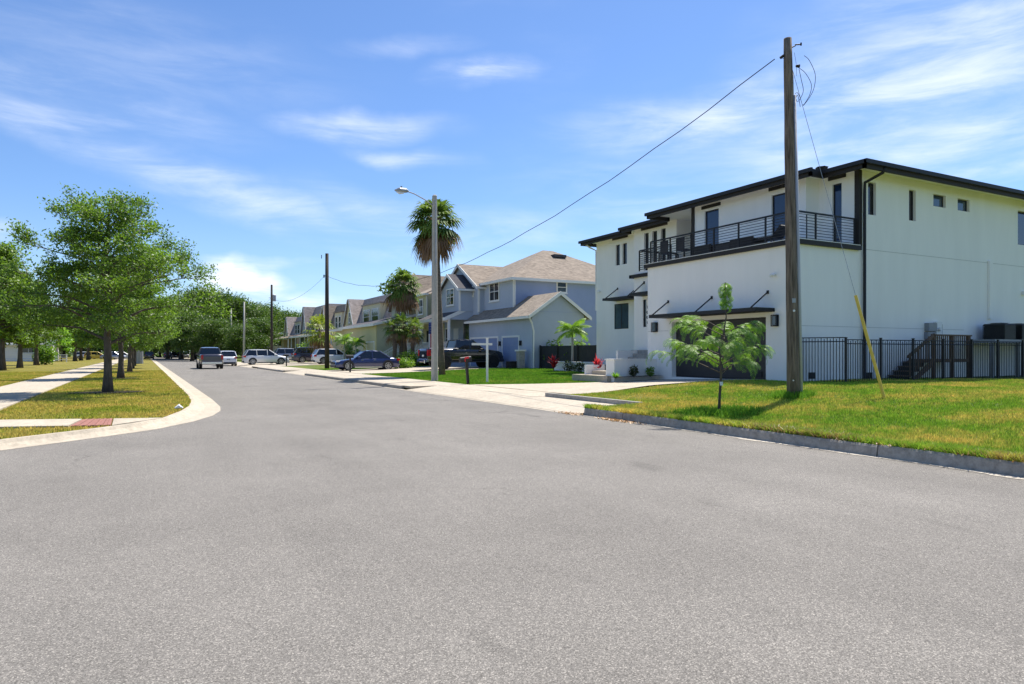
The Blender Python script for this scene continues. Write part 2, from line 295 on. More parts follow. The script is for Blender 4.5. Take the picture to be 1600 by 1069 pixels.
def link(name, me, parent=None, label=None, cat=None, group=None, kind=None, loc=None, rotz=None):
    o = bpy.data.objects.new(name, me); COL.objects.link(o)
    if parent: o.parent = parent
    if loc is not None: o.location = loc
    if rotz is not None: o.rotation_euler.z = rotz
    for k, v in (('label', label), ('category', cat), ('group', group), ('kind', kind)):
        if v: o[k] = v
    return o
def thing(name, label, cat, loc=(0,0,0), rotz=0., group=None, scale=None):
    o = link(name, None, None, label, cat, group, loc=loc, rotz=rotz); o.empty_display_size = .2
    if scale: o.scale = (scale,)*3 if not hasattr(scale, '__len__') else scale
    return o
def copy_tree(o, parent=None, label=None, **kw):
    c = o.copy(); COL.objects.link(c); c.parent = parent
    if label: c['label'] = label
    for k, v in kw.items(): setattr(c, k, v)
    for ch in list(o.children): copy_tree(ch, c)
    return c
def rawmesh(name, verts, k):
    """numpy mesh of independent k-gons: verts (n*k, 3)"""
    n = len(verts)//k; me = bpy.data.meshes.new(name)
    me.vertices.add(n*k); me.vertices.foreach_set('co', np.asarray(verts, np.float32).ravel())
    me.loops.add(n*k); me.loops.foreach_set('vertex_index', np.arange(n*k, dtype=np.int32))
    me.polygons.add(n); me.polygons.foreach_set('loop_start', np.arange(0, n*k, k, dtype=np.int32))
    try: me.polygons.foreach_set('loop_total', np.full(n, k, dtype=np.int32))
    except Exception: pass
    me.update(calc_edges=True); return me
def structure(o): o['kind'] = 'structure'; return o
def stuff(o): o['kind'] = 'stuff'; return o
# ------------------------------------------------------------------ ground, road, kerbs, pavements
rs = np.random.RandomState(7); rnd = random.Random(5)
def ss(a, b, x):
    t = min(1, max(0, (x-a)/(b-a))); return t*t*(3-2*t)
def gz(x, y):
    near = .165+.355*ss(9.5, 18.5, x); far = .125+.27*ss(12, 23, x); t = max(ss(17, 24, y), ss(16.2, 18.9, y)*(1-ss(12.2, 15.5, x)))
    return near*(1-t)+far*t
structure(MB().poly([(-1500,-1500,-.1),(1500,-1500,-.1),(1500,1500,-.1),(-1500,1500,-.1)]).build('ground', 'lawnF'))
E = [(1.92,300),(1.92,60),(1.92,24),(1.86,20.6),(1.74,19.2),(1.45,17.8),(.95,16.45),(.2,15.1),(-.64,14.2),(-1.93,12.95),(-3.5,12.1),(-8,11.4),(-60,11)]
G = [(1.27,300),(1.27,60),(1.27,24),(1.2,21.3),(1.03,19.4),(.78,17.9),(.36,16.2),(-.22,15.2),(-.82,14.52),(-2.08,13.3),(-3.65,12.45),(-8,11.75),(-60,11.35)]
structure(MB().poly([(9.28,-60,0),(9.28,300,0)]+[(x,y,0) for x,y in E]+[(-60,-60,0)]).build('road', 'asphalt'))
def sheet(xs, ys, zf, name, m, xl=None, xr=None, parent=None):
    v = []; f = []; nx = len(xs)
    for y in ys:
        a = xl(y) if xl else xs[0]; b = xr(y) if xr else xs[-1]
        for x in xs:
            t = (x-xs[0])/(xs[-1]-xs[0]); X = a+(b-a)*t; v.append((X, y, zf(X, y)))
    for j in range(len(ys)-1):
        for i in range(nx-1): f.append((j*nx+i, j*nx+i+1, (j+1)*nx+i+1, (j+1)*nx+i))
    return MB().mesh(v, f).build(name, m, parent, smooth=True)
def wob(x, y): return .012*math.sin(x*1.7+y*.6)+.01*math.sin(y*1.3-x*.8)
gx = [9.44+.5*i for i in range(26)]+[23,26,30,40,70]
lr = sheet(gx, [-40,-20,-10]+[-8+.5*i for i in range(45)], lambda x,y: gz(x,y)+(wob(x,y) if x > 9.6 else 0), 'lawn', 'lawnR'); structure(lr); 
gx2 = [0,.5,1,1.5,2,3,4,5,6,7,8,10,12,16,30,60]
lr2 = sheet(gx2, [14.0,14.5,15,16,17,18,18.8,18.81,20,22,24,26,28,31,34,37,40,44,48,54,62,75,90,120,160,300], lambda x,y: gz(x,y), 'lawn', 'lawnR', xl=lambda y: 11.2 if y < 18.805 else 12.15, xr=lambda y: 75); structure(lr2)
def xG(y):
    pts = sorted((b, a) for a, b in G)
    for (y0, x0), (y1, x1) in zip(pts, pts[1:]):
        if y0 <= y <= y1: return x0+(x1-x0)*(y-y0)/(y1-y0)
    return pts[-1][1]
ysl = sorted({b for a, b in G}|{12,13,14,14.9,15.6,16.8,18.6,20,22,27,30,35,40,50,75,100,150,200})
ll = sheet([0,.1,.3,.5,.7,.8,.86,.9,.94,.97,1], [y for y in ysl if y >= 11.35], lambda x,y: .11+.012*math.sin(x*2+y)*(1 if x < xG(y)-.2 else 0), 'verge', 'lawnL', xl=lambda y: -90, xr=xG); structure(ll)

# left kerb and gutter, one piece per joint
kerb = structure(link('kerb', None))
def resample(P, Q, step):
    res = []
    for (a, b), (c, d) in zip(list(zip(P, Q))[:-1], list(zip(P, Q))[1:]):
        L_ = math.dist(a, c); n = max(1, min(60, round(L_/step)))
        for i in range(n):
            t = i/n; res.append(((a[0]+(c[0]-a[0])*t, a[1]+(c[1]-a[1])*t), (b[0]+(d[0]-b[0])*t, b[1]+(d[1]-b[1])*t)))
    res.append((P[-1], Q[-1])); return res
segs = resample(E, G, 1.4)
def kz(y, x): return .125
i = 0
while i < len(segs)-1:
    k = 1 if segs[i][0][1] < 60 else 1
    (e0, g0), (e1, g1) = segs[i], segs[i+k]
    gap = .006/max(.3, math.dist(e0, e1)); e1 = (e1[0]+(e0[0]-e1[0])*gap, e1[1]+(e0[1]-e1[1])*gap)
    m = MB(); row = []
    for e, g in ((e0, g0), (e1, g1)):
        h = kz(g[1], g[0]); w = lambda t, z: (e[0]+(g[0]-e[0])*t, e[1]+(g[1]-e[1])*t, z)
        row.append([w(0, -.05), w(0, .006), w(.55, .012), w(.78, h*.55), w(.9, h), w(1.04, h+.006), w(1.04, -.05)])
    for a in range(6): m.poly([row[0][a], row[0][a+1], row[1][a+1], row[1][a]])
    m.poly(row[0][::-1]); m.poly(row[1]); m.build('kerb_segment', 'conc', kerb); i += k
# right kerb: thin gutter line, then a raised stone where the kerb is not dropped
raised = [(-40, 13.75), (27.1, 46.3), (54.5, 67.5)]
gv = []; y = -40.; gr = random.Random(9)
while y < 13.9:
    w = .085+.055*math.sin(y*.9)*math.sin(y*2.3+1)+gr.uniform(-.022, .022); w = max(.01, w); gv += [(9.29-w-.03, y, .005), (9.295, y, .005)]; y += .09
structure(MB().mesh(gv, [(2*i, 2*i+1, 2*i+3, 2*i+2) for i in range(len(gv)//2-1)]).build('gutter', 'gutter'))
structure(MB().box(9.14, 9.29, 13.905, 200, -.05, .006).build('gutter', 'conc'))
kr = structure(link('kerb', None)); y = 13.75
while y > -40:
    L_ = 1.5 if y > 12.5 else rnd.choice([2.4, 3.0, 3.0]); m = MB(); d = rnd.uniform(-.012, .012); z = .165+rnd.uniform(-.014, .010)
    pts = [(9.295+d, -.03), (9.325+d, z-.03), (9.35+d, z), (9.455+d, z+.002), (9.455+d, -.03)]
    m.prism([(a, y-L_+.012, b) for a, b in pts], (0, L_-.012, 0)); m.build('kerb_stone', 'kerbc', kr); y -= L_
for a, b in raised[1:]:
    y = a
    while y < b-.5:
        L_ = min(3., b-y); MB().prism([(9.29, y, -.03), (9.31, y, .13), (9.45, y, .135), (9.45, y, -.03)], (0, L_-.01, 0)).build('kerb_stone', 'kerbc', kr); y += L_
pv = structure(link('pavement', None))
def slab(x0, x1, y0, y1, zf, parent, m='conc', th=.09, name='slab', n=1):
    g = .007; x0 += g; x1 -= g; y0 += g; y1 -= g
    t = [(x0,y0),(x1,y0),(x1,y1),(x0,y1)]; top = [(x, y, zf(x, y)) for x, y in t]
    mb = MB().mesh([(x, y, z-th) for x, y, z in top]+top, [(4,5,6,7),(0,1,5,4),(1,2,6,5),(2,3,7,6),(3,0,4,7)])
    return mb.build(name, m, parent)
def wz(x, y):
    if any(a < y+.01 and y-.01 < b for a, b in raised): return .145
    return .012+(.145-.012)*ss(9.29, 10.7, x)*(1 if y > 19 else .8)
y = 14.0
while y < 200:
    L_ = 1.55 if y < 60 else 6.; up = any(a-.8 < y < b-.8 for a, b in raised); a = 9.455 if up else 9.295; zz = (lambda x, y_: .142) if up else wz
    j = rnd.uniform(-.004, .004)
    mid = 10.68
    slab(a, mid, y, y+L_, lambda x, q: zz(x, q), pv)
    slab(mid, 11.2 if y < 18.3 else 12.15, y, y+L_, (lambda x, q: zz(x, q)+j), pv, 'conc'); y += L_
# low concrete edging behind the apron
structure(MB().box(11.13, 11.25, 13.9, 18.6, 0, .235).build('edging_strip', 'conc2', pv))
# white house driveway, cast in panels
dv = structure(link('driveway', None)); dv['label'] = 'wide pale concrete driveway in front of the dark garage door'
def dnear(x): return 18.8-.2*(x-11.2)
def dfar(x): return 26.5 if x < 12.15 else (26.5-(x-12.15)*.63 if x < 16.9 else 23.5)
xs_ = [12.15, 14.4, 16.9, 19.42]; 
for a, b in zip(xs_, xs_[1:]):
    for k in range(3):
        q = []
        for x in (a+.007, b-.007):
            n0, f0 = dnear(x), dfar(x); q.append((n0+(f0-n0)*k/3+.007, n0+(f0-n0)*(k+1)/3-.007))
        n = 6; mb = MB(); v = []
        for i_ in range(n+1):
            t = i_/n; x = a+.007+(b-a-.014)*t; y0 = q[0][0]+(q[1][0]-q[0][0])*t; y1 = q[0][1]+(q[1][1]-q[0][1])*t
            for s_ in range(5): yy = y0+(y1-y0)*s_/4; v.append((x, yy, gz(x, yy)+.03))
        mb.mesh(v, [(i_*5+s_, (i_+1)*5+s_, (i_+1)*5+s_+1, i_*5+s_+1) for i_ in range(n) for s_ in range(4)]); mb.build('slab', 'conc', dv)
for nm, y0, y1, x1, lab in [('driveway', 43.2, 52.8, 23.4, 'concrete driveway under the black pickup and the blue sedan'), ('driveway', 72.5, 79, 22.5, 'concrete driveway under the white car with a grey pole in front'),
                       ('driveway', 81, 91, 22.5, 'concrete driveway under the navy car'), ('driveway', 96, 104, 22.5, 'farthest concrete driveway on the right of the street')]:
    d_ = structure(link(nm, None)); d_['label'] = lab
    xx = 12.16
    while xx < x1-.1:
        w = min(3.0, x1-xx)
        for k in range(3): slab(xx, xx+w, y0+(y1-y0)*k/3, y0+(y1-y0)*(k+1)/3, lambda x, q: gz(x, q)+.03, d_)
        xx += w
# left pavement, link path and red tactile paving
pl = structure(link('pavement', None)); y = 17.2
while y < 170:
    L_ = 1.6 if y < 60 else 6.; slab(-5.05, -3.05, y, y+L_, lambda x, q: .145, pl, th=.05); y += L_
def quadslab(p, z, m, parent, name='slab', th=.05):
    z = z if hasattr(z, '__len__') else [z]*4
    MB().mesh([(a, b, c-th) for (a, b), c in zip(p, z)]+[(a, b, c) for (a, b), c in zip(p, z)], [(4,5,6,7),(0,1,5,4),(1,2,6,5),(2,3,7,6),(3,0,4,7)]).build(name, m, parent)
quadslab([(-9,17.8),(-5.06,16.55),(-5.06,18.4),(-9,19.6)], .147, 'conc', pl)
quadslab([(-5.05,16.5),(-3.1,15.75),(-3.05,17.19),(-5.05,17.19)], .147, 'conc', pl)
quadslab([(-3.04,15.72),(-1.24,15.12),(-1.12,16.55),(-3.04,17.3)], .147, 'conc', pl)
quadslab([(-.53,14.96),(.2,15.9),(.33,16.15),(-.55,16.42)], [.14,.14,.14,.14], 'conc', pl)
tp = thing('tactile_paving', 'red ribbed tactile paving pad where the link path meets the kerb', 'paving')
for k in range(10):
    t0, t1 = k/10+.006, (k+1)/10-.006; A0, A1, B0, B1 = (-1.22,15.12), (-.55,14.95), (-1.1,16.53), (-.57,16.4)
    l = lambda a, b, t: (a[0]+(b[0]-a[0])*t, a[1]+(b[1]-a[1])*t)
    zz = .14
    quadslab([l(A0,A1,t0), l(A0,A1,t1), l(B0,B1,t1), l(B0,B1,t0)], zz+(.006 if k % 2 else 0), 'brick', tp, 'paver')

# ------------------------------------------------------------------ grass blades, litter, leaves
def blades(name, n, region, mask, zf, m, h=(.045, .085), w=.008, lean=.6, label=None, dist_pow=1.3, d0=9.):
    x = rs.uniform(region[0], region[1], n*4); y = rs.uniform(region[2], region[3], n*4)
    d = x*SN+y*CS; px = 800+F*(x*CS-y*SN)/np.maximum(d, .1)
    keep = (d > 2) & (px > -60) & (px < 1660) & (rs.rand(n*4) < np.clip((d0/np.maximum(d, 1))**dist_pow, 0, 1)) & mask(x, y)
    x = x[keep][:n]; y = y[keep][:n]; d = d[keep][:n]; k = len(x); z = np.array([zf(a, b) for a, b in zip(x, y)])
    a = rs.uniform(0, 2*np.pi, k); b = rs.uniform(0, 2*np.pi, k); H = rs.uniform(h[0], h[1], k); ww = w*(1+d/14.); ln = rs.uniform(.1, 1, k)*lean*H
    v = np.zeros((k, 3, 3)); v[:, 0] = np.stack([x-np.cos(a)*ww, y-np.sin(a)*ww, z-.01], 1); v[:, 1] = np.stack([x+np.cos(a)*ww, y+np.sin(a)*ww, z-.01], 1)
    v[:, 2] = np.stack([x+np.cos(b)*ln, y+np.sin(b)*ln, z+H], 1)
    me = rawmesh(name, v.reshape(-1, 3), 3); me.materials.append(M[m]); return stuff(link(name, me, label=label))
def mR(x, y):
    drv = (x > 11) & (y > 18.68-.2*(x-11.2)) & (y < 27); house = (x > 19.2) & (y > 15.8)
    ap = (x < 11.28) & (y > 13.85) & (y < 18.7); walk = (x < 12.2) & (y > 18.5)
    n = np.sin(x*3.1+y*1.3)*np.sin(y*2.7-x*1.9)+rs.normal(0, .9, len(x))
    return ~(drv | house | ap | walk) & (n > -1.1) & (x > 9.4)
blades('grass', 270000, (9.4, 27, -2, 18.8), mR, lambda a, b: gz(a, b)+wob(a, b), 'bladeR', (.025, .07), .006, label='bright green lawn grass with straw patches beside the right kerb')
blades('grass', 15000, (9.36, 9.62, 2, 13.8), lambda x, y: rs.rand(len(x)) < .35+.65*(np.sin(y*2.1)*np.sin(y*.7+1) > -.2), lambda a, b: .165, 'bladeR', (.05, .12), .006, 1.6, 'ragged longer grass hanging over the right kerb', .3)
def mM(x, y):
    return ~(((y < 26.6) & (y > dfar_n(x)-99) & (y < dfar_n(x))) | ((y > 43.1) & (y < 52.9)) | ((x > 23.5) & (y > 41)))
def dfar_n(x): return np.where(x < 16.9, 26.55-(x-12.15)*.63, 23.6)
blades('grass', 70000, (12.18, 24, 23.6, 58), mM, gz, 'bladeM', (.03, .07), .009, label='short green lawn grass around the street lamp and tall palm', dist_pow=1., d0=30)
def mL(x, y):
    xs = np.interp(y, [b for a, b in G[::-1]], [a for a, b in G[::-1]])
    walk = ((x > -5.1) & (x < -3.0) & (y > 16.3)) | ((y > 15.75-.33*(x+3.1)-.0) & (y < 17.25-.36*(x+3.04)) & (x > -9) & (x < .36)) 
    return (x < xs-.02) & ~walk
blades('grass', 120000, (-14, 1.3, 11.5, 60), mL, lambda a, b: .11, 'bladeL', (.025, .06), .008, label='yellowing verge grass under the row of oaks', dist_pow=1., d0=16)
blades('grass', 2600, (9.9, 12.0, 10.2, 11.9), lambda x, y: np.hypot((x-10.95)/.75, (y-11.05)/.6)+rs.uniform(-.5, .3, len(x)) < 1, gz, 'bladeM', (.07, .17), .007, 1., 'longer green tufts around the foot of the young tree', .3)
blades('grass', 1500, (13.9, 15.1, 11.4, 12.6), lambda x, y: np.hypot(x-14.5, y-12)+rs.uniform(-.2, .15, len(x)) < .38, gz, 'bladeM', (.08, .2), .008, 1., 'longer green tufts around the foot of the wooden pole', .3)
blades('grass', 2600, (9.38, 9.55, 1.5, 9.5), lambda x, y: np.sin(y*1.7+1)+rs.normal(0, .6, len(x)) > .3, lambda a, b: .16, 'deadb', (.05, .13), .008, 2.2, 'brown dry grass thatch hanging over the right kerb', .3)
# leaf litter along the kerb
def scatter(name, n, xc, yc, sx, sy, z, m, s=.03, label=None):
    x = rs.normal(xc, sx, n); y = rs.normal(yc, sy, n); a = rs.uniform(0, 6.3, n); v = np.zeros((n, 4, 3))
    for j, (u, w) in enumerate(((-1, -.5), (1, -.5), (1, .5), (-1, .5))):
        v[:, j, 0] = x+(np.cos(a)*u-np.sin(a)*w)*s; v[:, j, 1] = y+(np.sin(a)*u+np.cos(a)*w)*s; v[:, j, 2] = z+rs.uniform(.004, .02, n)+(.012*u)
    me = rawmesh(name, v.reshape(-1, 3), 4); me.materials.append(M[m]); return stuff(link(name, me, label=label))
scatter('fallen_leaves', 260, 9.16, 12.2, .07, .35, .005, 'leaflit', .022, 'brown fallen leaves caught along the gutter below the young tree')
scatter('fallen_leaves', 140, 9.18, 14.1, .09, .25, .005, 'leaflit', .02, 'brown leaves by the chipped end of the kerb')
scatter('fallen_leaves', 900, 9.50, 6.6, .07, 1.9, .17, 'leaflit', .02, 'dry thatch on the kerb edge at the right')
for x, y, s, l in [(.75, 18.6, .09, 'crumpled white scrap on the yellow verge near the kerb bend')]:
    v = []; mb = MB()
    mb.tube([(x-s, y, .15), (x, y+.03, .19), (x+s, y, .145)], [.02, .06, .02], 6).build('paper_scrap', 'litter', None, label=l, cat='litter')
# ------------------------------------------------------------------ modern white house
def wall_grid(mb, fc, c, u0, u1, z0, z1, holes, depth=.14):
    us = sorted({u0, u1}|{h[0] for h in holes}|{h[1] for h in holes}); zs = sorted({z0, z1}|{h[2] for h in holes}|{h[3] for h in holes})
    P = (lambda u, z, d=0: (c+d, u, z)) if fc == 'x' else (lambda u, z, d=0: (u, c+d, z))
    for a, b in zip(us, us[1:]):
        for q, r in zip(zs, zs[1:]):
            mu, mz = (a+b)/2, (q+r)/2
            if any(h[0] < mu < h[1] and h[2] < mz < h[3] for h in holes): continue
            mb.poly([P(a,q), P(b,q), P(b,r), P(a,r)])
    for h in holes:
        a, b, q, r = h[:4]
        for s, t in (((a,q),(b,q)), ((b,q),(b,r)), ((b,r),(a,r)), ((a,r),(a,q))):
            mb.poly([P(*s), P(*t), P(*t, depth), P(*s, depth)])
    return mb
def window(parent, fc, c, h, inn=.14, fm='black', gm='glassb', mull=(), fw=.045, name='window', trans=(), label=None):
    """frame and pane set back `inn` behind the wall face"""
    a, b, q, r = h[:4]; m = MB(); o = c+inn-.05
    for bx in ((a, a+fw, q, r), (b-fw, b, q, r), (a+fw, b-fw, q, q+fw), (a+fw, b-fw, r-fw, r)): m.face(fc, o, *bx, 0, .05)
    for u in mull: m.face(fc, o+.003, u-.02, u+.02, q+fw, r-fw, 0, .045)
    for z in trans: m.face(fc, o+.004, a+fw, b-fw, z-.02, z+.02, 0, .045)
    f = m.build(name, fm, parent); 
    if label: f['label'] = label
    p = MB().face(fc, o+.02, a+fw, b-fw, q+fw, r-fw, 0, .02).build('pane', gm, f); return f
H = thing('house', 'large white modern two-storey house with black railing balcony and charcoal garage door', 'house', (0, 0, 0))
XG, YS, YF = 19.3, 15.89, 23.58
def hz_(X, Y0px, Y1px, top, bot):    # opening on a street-facing plane from its picture position
    y0, y1 = sorted((onX(Y0px, X), onX(Y1px, X))); ym = (y0+y1)/2; return (y0, y1, zat(X, ym, bot), zat(X, ym, top))
def hy_(Y, p0, p1, top, bot):
    x0, x1 = onY(p0, Y), onY(p1, Y); xm = (x0+x1)/2; return (x0, x1, zat(xm, Y, bot), zat(xm, Y, top))
ZL, ZE = 5.2, 8.06
gd = (17.14, 22.04, .5, 2.76)
wall_grid(MB(), 'x', XG, YS, YF, .1, ZL, [gd], .28).build('wall', 'stucco', H)
sideh = [hy_(YS,1356.5,1369,285,336), hy_(YS,1420.5,1431,297,345), hy_(YS,1458.5,1478,304.5,323.5), hy_(YS,1496.5,1515,311.5,330)]
sideh.append((onY(1590.5,YS), onY(1590.5,YS)+2.3, zat(onY(1591,YS),YS,382), zat(onY(1591,YS),YS,329)))
mb = MB(); wall_grid(mb, 'y', YS, XG, 22.6, .1, ZL, [], .1)
wall_grid(mb, 'y', YS+.004, 22.6, 42, .1, ZE, sideh, .16); mb.build('wall', 'stucco', H)
for i, h in enumerate(sideh):
    window(H, 'y', YS, h, .16, gm='glassd' if i in (0, 1, 4) else 'glassg', mull=((h[0]+h[1])/2,) if i == 4 else ())
XB, XM, YJ = 22.6, 21.86, 17.53
Xr2, Xw, YR = 23.1, 23.7, 26.03
wR = hz_(XB, 1300.5, 1315, 287, 335); wR = (wR[0], wR[1], 5.42, wR[3])
wall_grid(MB(), 'x', XB, YS+.01, YJ, ZL+.1, ZE, [wR], .12).build('wall', 'stucco', H); window(H, 'x', XB, wR, .12)
d1 = hz_(XM, 1205.5, 1229, 303, 360); d1 = (d1[0], d1[1], 5.42, d1[3]); d2 = hz_(XM, 1101, 1123, 328, 385); d2 = (d2[0], d2[1], 5.42, d2[3])
YC = onX(1085, XM)
wall_grid(MB(), 'x', XM, YJ, YC, ZL+.1, ZE, [d1, d2], .12).build('wall', 'stucco', H)
window(H, 'x', XM, d1, .12, name='balcony_door', label='tall blue glass balcony door behind the wooden pole'); window(H, 'x', XM, d2, .12, name='balcony_door', label='blue glass balcony door beside the recessed loggia')
MB().poly([(XM,YJ,ZL+.1),(XB,YJ,ZL+.1),(XB,YJ,ZE),(XM,YJ,ZE)]).build('wall', 'stucco', H)
sl = [hz_(Xr2, a, b, t, u) for a, b, t, u in ((1006.5,1013.5,364,402),(1019,1026.5,361,402),(1032.5,1040,357,402))]
sl = [(a, b, 5.7, d) for a, b, c_, d in sl]
YW = onX(991, Xr2)
wall_grid(MB(), 'x', Xr2, YR, YW, .1, ZE, sl, .16).build('wall', 'stucco', H)
for h in sl: window(H, 'x', Xr2, h, .16, gm='glassd')
mb = MB().poly([(Xr2,YR,ZL-.5),(26,YR,ZL-.5),(26,YR,ZE),(Xr2,YR,ZE)]).poly([(26,YC,ZL),(26,YR,ZL),(26,YR,ZE),(26,YC,ZE)]).poly([(XM,YC,ZL),(26,YC,ZL),(26,YC,ZE),(XM,YC,ZE)])
mb.poly([(Xr2,YW,.1),(Xw,YW,.1),(Xw,YW,ZE),(Xr2,YW,ZE)]).build('wall', 'stucco', H)
YE = onX(932, Xw)
up = [hz_(Xw,962,968.5,380,412), hz_(Xw,972.5,979.5,376,410)]; up = [(a, b, 6.45, 7.62) for a, b, c_, d in up]
lw = hz_(Xw, 960, 982, 474.5, 514)
wall_grid(MB(), 'x', Xw, YW, YE, .1, ZE, up+[lw], .14).poly([(Xw,YE,.1),(42,YE,.1),(42,YE,ZE),(Xw,YE,ZE)]).poly([(42,YS,.1),(42,YE,.1),(42,YE,ZE),(42,YS,ZE)]).build('wall', 'stucco', H)
for h in up: window(H, 'x', Xw, h, .14, gm='glassd')
window(H, 'x', Xw, lw, .06, gm='glassg', mull=((lw[0]+lw[1])/2,))
# entry porch block with the slit window and the number
XP, YP = 20.5, 26.05
sw = hz_(XP, 1004.5, 1010, 468, 511)
mb = wall_grid(MB(), 'x', XP, 24.7, YP, .1, ZL, [sw], .1); mb.poly([(XP,YP,.1),(Xw,YP,.1),(Xw,YP,ZL),(XP,YP,ZL)]); mb.poly([(XP,24.7,.1),(22.2,24.7,.1),(22.2,24.7,ZL),(XP,24.7,ZL)]).poly([(22.2,YF,.1),(22.2,24.7,.1),(22.2,24.7,ZL),(22.2,YF,ZL)])
mb.poly([(XG,YF,.1),(22.2,YF,.1),(22.2,YF,ZL),(XG,YF,ZL)]).build('wall', 'stucco', H); window(H, 'x', XP, sw, .1, gm='glassd', fw=.03)
MB().face('x', 22.2, 23.75, 24.6, 1.62, 3.8, .04, 0).build('front_door', 'gdoor', H)
yn = 25.07; num = link('house_number', None, H); num['label'] = 'four dark digits stacked one above another'
for i, ch in enumerate('1001'):
    cu = bpy.data.curves.new('digit', 'FONT'); cu.body = ch; cu.size = .19; cu.extrude = .008; cu.align_x = 'CENTER'
    o = link('tmp', cu); dg_ = bpy.context.evaluated_depsgraph_get(); me = bpy.data.meshes.new_from_object(o.evaluated_get(dg_)); bpy.data.objects.remove(o)
    me.materials.clear(); me.materials.append(M['black']); q = link('digit', me, num, loc=(XP-.012, yn, 3.53-.235*i)); q.rotation_euler = (R(90), 0, R(-90))
# balcony floor, ledge trim
L_ = MB(); L_.box(XG-.02, 22.58, YS+.02, YF, ZL, ZL+.1); L_.box(XP-.02, 25.9, YF, YR-.01, ZL, ZL+.1); L_.build('balcony_floor', 'stucco', H)
T = MB(); T.box(XG-.14, XG-.025, YS-.14, YF+.1, ZL-.04, ZL+.11); T.box(XG-.025, XB-.02, YS-.14, YS-.01, ZL-.04, ZL+.11); T.build('ledge_trim', 'brown', H)
T = MB(); T.box(XP-.16, XP-.025, YF+.15, YP+.18, ZL-.18, ZL-.03); T.box(XP-.16, Xw, YP+.05, YP+.18, ZL-.181, ZL-.031); T.build('ledge_trim', 'brown', H)
T = MB(); T.box(XG-.15, 22.5, YS-.15, YF+.1, ZL+.112, ZL+.132); T.build('ledge_cap', 'white', H)
# railings
def railing(segs, name='railing'):
    r = link(name, None, H)
    for i, (a, b, n, lab) in enumerate(segs):
        a, b = Vector(a), Vector(b); d = b-a
        for k in range(n+1):
            if k == 0 and i > 0: continue
            p = a+d*k/n; MB().box(p.x-.025, p.x+.025, p.y-.025, p.y+.025, ZL+.135, 6.3).build('post', 'black', r)
        for k in range(11):
            z = ZL+.22+.1*k; w = .009 if k < 10 else .022
            if k == 10: z = 6.29
            if abs(d.x) > abs(d.y): MB().box(a.x, b.x, a.y-w, a.y+w, z-w, z+w).build('bar', 'black', r)
            else: MB().box(a.x-w, a.x+w, a.y, b.y, z-w, z+w).build('bar', 'black', r)
    return r
railing([((19.40,23.5,0),(19.40,15.99,0),6,''), ((19.40,15.99,0),(22.5,15.99,0),3,'')])
railing([((20.62,23.6,0),(20.62,25.8,0),1,''), ((20.62,25.8,0),(23.0,25.8,0),2,'')])
# roof with deep dark fascia
foot = [(21.95,15.22),(21.95,16.86),(21.26,16.86),(21.26,25.9),(22.5,25.9),(22.5,29.65),(23.1,29.65),(23.1,34.3),(42.6,34.3),(42.6,15.22)]
MB().prism([(x, y, ZE+.002) for x, y in foot][::-1], (0, 0, .06)).build('soffit', 'stucco', H)
ins = [(21.93,15.2),(21.93,16.84),(21.24,16.84),(21.24,25.92),(22.48,25.92),(22.48,29.67),(23.08,29.67),(23.08,34.32),(42.62,34.32),(42.62,15.2)]
fs = MB(); n = len(ins)
for i in range(n):
    (x0, y0), (x1, y1) = ins[i], ins[(i+1) % n]; dx, dy = x1-x0, y1-y0; l = math.hypot(dx, dy); nx, ny = -dy/l*.0, 0
    w = .10
    fs.box(min(x0,x1)-(w/2), max(x0,x1)+(w/2), min(y0,y1)-(w/2), max(y0,y1)+(w/2), ZE-.18-.001*(i%3), ZE+.085+.001*(i%3))
fs.build('fascia', 'brown', H)
g_ = MB()
for (x0, y0, x1, y1) in ((21.82,15.08,21.82,16.8),(21.13,16.74,21.13,25.96),(22.37,25.98,22.37,29.7),(22.97,29.72,22.97,34.4),(21.82,15.06,42.7,15.06)):
    g_.box(min(x0,x1)-.05, max(x0,x1)+.05, min(y0,y1)-.05, max(y0,y1)+.05, ZE-.05, ZE+.09)
g_.build('gutter', 'black', H)
MB().mesh([(x, y, ZE+.08) for x, y in ins]+[(27.5,21.5,9.15),(36,21.5,9.15),(36,28,9.15),(27.5,28,9.15)],
          [(0,1,10),(1,2,10),(2,3,10),(3,4,13,10),(4,5,13),(5,6,13),(6,7,13),(7,8,12,13),(8,9,11,12),(9,0,10,11),(10,11,12,13)]).build('roof_covering', 'shd', H)
MB().tube([(23.1,17.8,8.1),(23.1,17.8,8.62)], .07, 8).tube([(23.1,17.8,8.5),(23.1,17.8,8.66)], [.16, .24], 6).build('roof_vent', 'black', H)
# corner boards, loggia column and downspouts
MB().box(XB-.03, XB+.14, YS-.03, YS+.15, ZL+.13, ZE).build('corner_post', 'brown', H)
MB().box(XM-.04, XM+.16, YC-.02, YC+.16, ZL+.13, ZE).build('corner_post', 'brown', H)
MB().tube([(22.95,15.12,ZE-.02),(22.95,15.2,ZE-.22),(22.82,YS-.09,ZE-.46),(22.80,YS-.09,7.2),(22.80,YS-.09,.3),(22.80,YS-.2,.22)], .055, 8).build('downspout', 'black', H, smooth=True)
MB().tube([(23.2,34.15,ZE-.08),(23.45,34.0,ZE-.3),(Xw+.02,YE+.06,ZE-.5),(Xw+.02,YE+.06,4.0)], .05, 6).build('downspout', 'white', H)
def hbar(X, p0, p1, y0, y1):
    a, b = sorted((onX(p0, X), onX(p1, X))); zc = zat(X, (a+b)/2, (y0+y1)/2); MB().face('x', X, a, b, zc-.07, zc+.07, .05, 0).build('lintel_band', 'brown', H)
